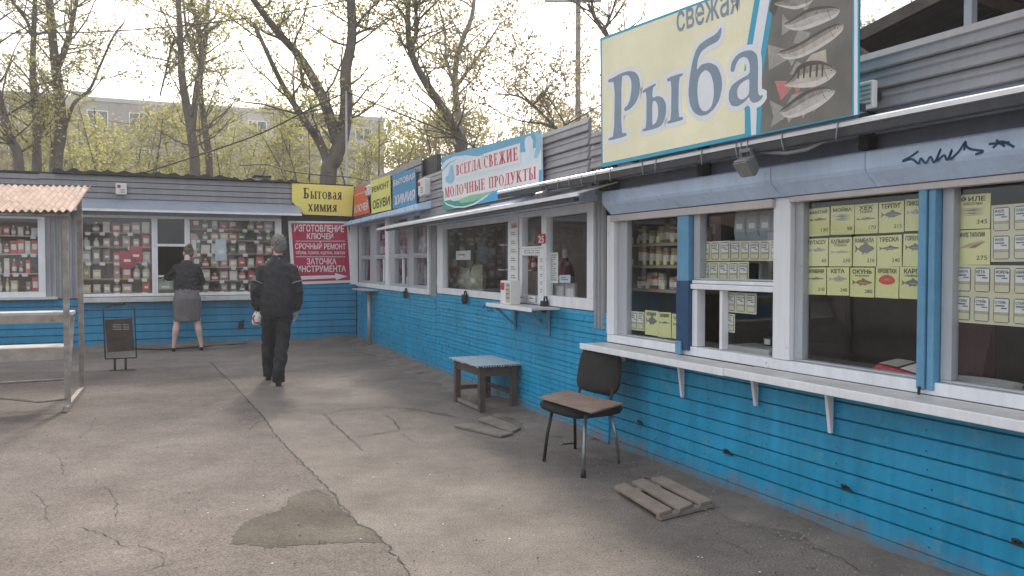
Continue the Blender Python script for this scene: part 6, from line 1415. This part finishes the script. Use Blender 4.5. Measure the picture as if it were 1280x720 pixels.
WHERE = ['between the two leftmost trunks', 'beside the thick twice forked tree', 'farthest back left of the hatch', 'behind the slender double trunk', 'directly behind the big fork', 'at the left edge', 'beyond the roof left of the hatch', 'above the serving hatch, foremost', 'above the hatch, farther back', 'right of the two close stems', 'above the walking person, farther back', 'left of the big forked tree', 'right of the big forked tree', 'above the blue sign', 'left of the dairy sign', 'above the dairy sign, foremost', 'above the dairy sign, farther back', 'left of the lamp pole', 'right of the lamp pole', 'behind the left edge of the fish banner', 'behind the fish banner', 'behind the brown canopy']
for i, (px, d, w, lf) in enumerate(YT):
    rr = random.Random(100 + i); rng = np.random.default_rng(100 + i); org = Vector(((px - 640) / F * d, d, 0)); tb_ = 330 - (200 if px < 800 else 330)
    top = at_depth(px, 128 if px < 430 else (120 if px < 560 else 108) if px < 800 else -40, d).z
    if lf == 'leaf_brown' and px < 760: top = at_depth(px, 112, d).z
    t = thing('young_tree', ('bushy young tree with yellow green leaves ' if lf != 'leaf_brown' else 'twiggy young tree just coming into leaf ') + WHERE[i], 'tree', org, 0, 'young trees behind the kiosks')
    b = MB(); tw = MB(); lv = []
    for s_ in range(5):
        a = rr.uniform(0, 6.28); sp = rr.uniform(.25, 1.) * w * .5; Q = limb(b, [(0, 0, -.1), (sp * .2 * math.cos(a), sp * .2 * math.sin(a), top * .3), (sp * .6 * math.cos(a + .3), sp * .6 * math.sin(a + .3), top * .6), (sp * math.cos(a), sp * math.sin(a), top * rr.uniform(.78, 1.0))], .05, .012, 7)
        for _ in range(17):
            p = Q[int((.35 + .65 * rr.random()) * (len(Q) - 1))]; a2 = rr.uniform(0, 6.28); L_ = rr.uniform(.3, 1) * w * .5; dv = Vector((math.cos(a2), math.sin(a2), rr.uniform(-.1, .9))).normalized(); seg = [p]
            for k in range(5): dv = (dv + Vector((rr.gauss(0, .28), rr.gauss(0, .28), rr.gauss(.02, .2)))).normalized(); seg.append(seg[-1] + dv * L_ / 5)
            if seg[-1].z > top * 1.06: continue
            tw.tube(seg, .014, .004, n=4)
            for c_ in range(6):
                q = seg[rr.randint(1, 5)] + Vector((rr.gauss(0, .22), rr.gauss(0, .22), rr.gauss(0, .16))); tw.tube([seg[rr.randint(1, 4)], q], .006, .003, n=3)
                for k in range(rr.randint(2, 13) if lf != 'leaf_brown' else rr.randint(2, 9)): lv.append(tuple(q + Vector((rr.gauss(0, .13), rr.gauss(0, .13), rr.gauss(0, .10)))))
    b.build('trunk', 'bark_light' if lf == 'leaf_brown' else 'bark', t, smooth=True); tw.build('twigs', 'bark_light', t); leaves_mesh('crown', lv, .058 * d / 26, lf, t, (0, 0, 0), rng)

# ------------------------------------------------------------------ flats behind the trees
pA = at_depth(-60, 120, 64.5); pB = at_depth(480, 151, 78.0); pA.z = pB.z = 0; ap_a = math.atan2(pB.y - pA.y, pB.x - pA.x); LA_ = (pB - pA).length
FA = Frame((pA.x, pA.y), ap_a)
ap = thing('apartment_building', 'grey five storey panel apartment block behind the trees', 'building', (pA.x, pA.y, 0), ap_a)
HB = 15.0
part(ap, 'wall', 'concrete_panel', (-14, LA_, .02, 11, 0, HB)); part(ap, 'parapet', 'concrete_light', (-14.1, LA_ + .1, -.12, 11.1, HB + .005, HB + .35))
n = int((LA_ + 14) / 3.2)
for i in range(n):
    x = -13 + i * 3.2
    for fl in (2, 3, 4):
        z = fl * 3.0 + .8
        MB().box(x - .02 - .5, x + 2.68 - .5, -.03, .018, fl * 3.0 + .04, fl * 3 + 2.96).build('facade_panel', 'concrete_panel' if (i + fl) % 5 else 'concrete_light', ap)
        wd = MB().box(x + .0, x + 1.6, -.06, -.031, z, z + .07).box(x + .0, x + 1.6, -.06, -.031, z + 1.4, z + 1.47).box(x, x + .07, -.06, -.031, z + .07, z + 1.4).box(x + 1.53, x + 1.6, -.06, -.031, z + .07, z + 1.4).box(x + .75, x + .82, -.06, -.031, z + .07, z + 1.4).build('window', 'white_frame', ap)
        MB().box(x + .07, x + 1.53, -.045, -.036, z + .07, z + 1.4).build('pane', 'house_glass', wd)
    if i % 4 == 2:
        for fl in (2, 3, 4): MB().box(x - .4, x + 2.5, -1.1, -.07, fl * 3.0, fl * 3 + .15).box(x - .4, x + 2.5, -1.1, -1.04, fl * 3.0 + .16, fl * 3 + 1.05).build('balcony', 'concrete_light', ap)
for x in (8, 24): MB().box(x, x + 1.1, 3, 4, HB + .36, HB + 1.3).build('chimney', 'brick_end', ap)
# ------------------------------------------------------------------ poles and wires
def pole(px, py0, d, r, label, m, top):
    q = at_depth(px, 330, d); zt = at_depth(px, top, d).z; t = thing('utility_pole', label, 'pole', (q.x, d, 0), 0)
    MB().tube([(0, 0, -.1), (0, 0, zt)], r, r * .8, n=10).build('shaft', m, t, smooth=True); return t, Vector((q.x, d, zt))
t, top1 = pole(722, 165, 22, .085, 'tall pale lamp pole rising left of the fish banner', 'bark_light', -8)
MB().bar((-.9, 0, top1.z - .2), (.6, 0, top1.z - .2), .06).build('arm', 'pipe_grey', t)
t, top2 = pole(434, 145, 18.2, .03, 'thin grey mast behind the yellow sign carrying the cables', 'pipe_grey', 114)
def wire(px, ds, r, label):
    P = [at_depth(x, y, dd) for (x, y), dd in zip(px, ds)]; b = MB(); limb(b, P, r, r, 5); return tag(b.build('overhead_wire', 'cable', smooth=True), label, 'wire', 'overhead wires')
wire([(-40, 41), (60, 41), (140, 39), (230, 32), (320, 21), (420, 3), (470, -10)], [19] * 7, .014, 'upper wire crossing the sky over the left trees')
wire([(170, 219), (215, 205), (270, 187), (330, 165), (390, 135), (434, 115)], [18.2] * 6, .016, 'cable falling left from the thin mast to the back roof')
wire([(434, 115), (470, 130), (510, 146), (560, 166), (600, 188)], [18.2, 17.8, 17.4, 16.8, 16.2], .016, 'cable falling right from the thin mast behind the dairy sign')
wire([(300, 207), (335, 206), (360, 214), (400, 219), (440, 222), (478, 230)], [17.2, 17.2, 17, 17, 17, 16.5], .012, 'low sagging cable above the yellow sign')
q = FB.pt(FB.U(328, 1), 1, 2.96); t = thing('roof_vent', 'small square vent on the roof of the back kiosk', 'vent', q, FB.a)
MB().box(-.12, .12, -.12, .12, 0, .16).build('shaft', 'grey_corrugated', t, bev=.01); MB().box(-.16, .16, -.16, .16, .16, .19).build('cap', 'bitumen', t)
# ------------------------------------------------------------------ put each kiosk's origin at its own base
def recentre(o, fr, u):
    o.location = fr.pt(u, 0, 0)
    for c in o.children: c.location.x -= u
recentre(km, FR, e1); recentre(kb, FB, -5.5)

# ------------------------------------------------------------------ thin volume added to imitate backlight glare on far things
hz = bpy.data.materials.new('glare_veil'); hz.use_nodes = True; hn = hz.node_tree; hn.nodes.clear()
ho = hn.nodes.new('ShaderNodeOutputMaterial'); hv = hn.nodes.new('ShaderNodeVolumePrincipled')
hv.inputs['Density'].default_value = .0021; hv.inputs['Color'].default_value = (.95, .95, .95, 1); hv.inputs['Anisotropy'].default_value = .3
hn.links.new(hv.outputs[0], ho.inputs['Volume']); MATS['glare_veil'] = hz
tag(MB().box(-520, 520, -320, 920, -1.2, 24).build('glare_veil', 'glare_veil'), 'thin volume added to imitate backlight glare over the yard', 'glare_veil', kind='stuff')
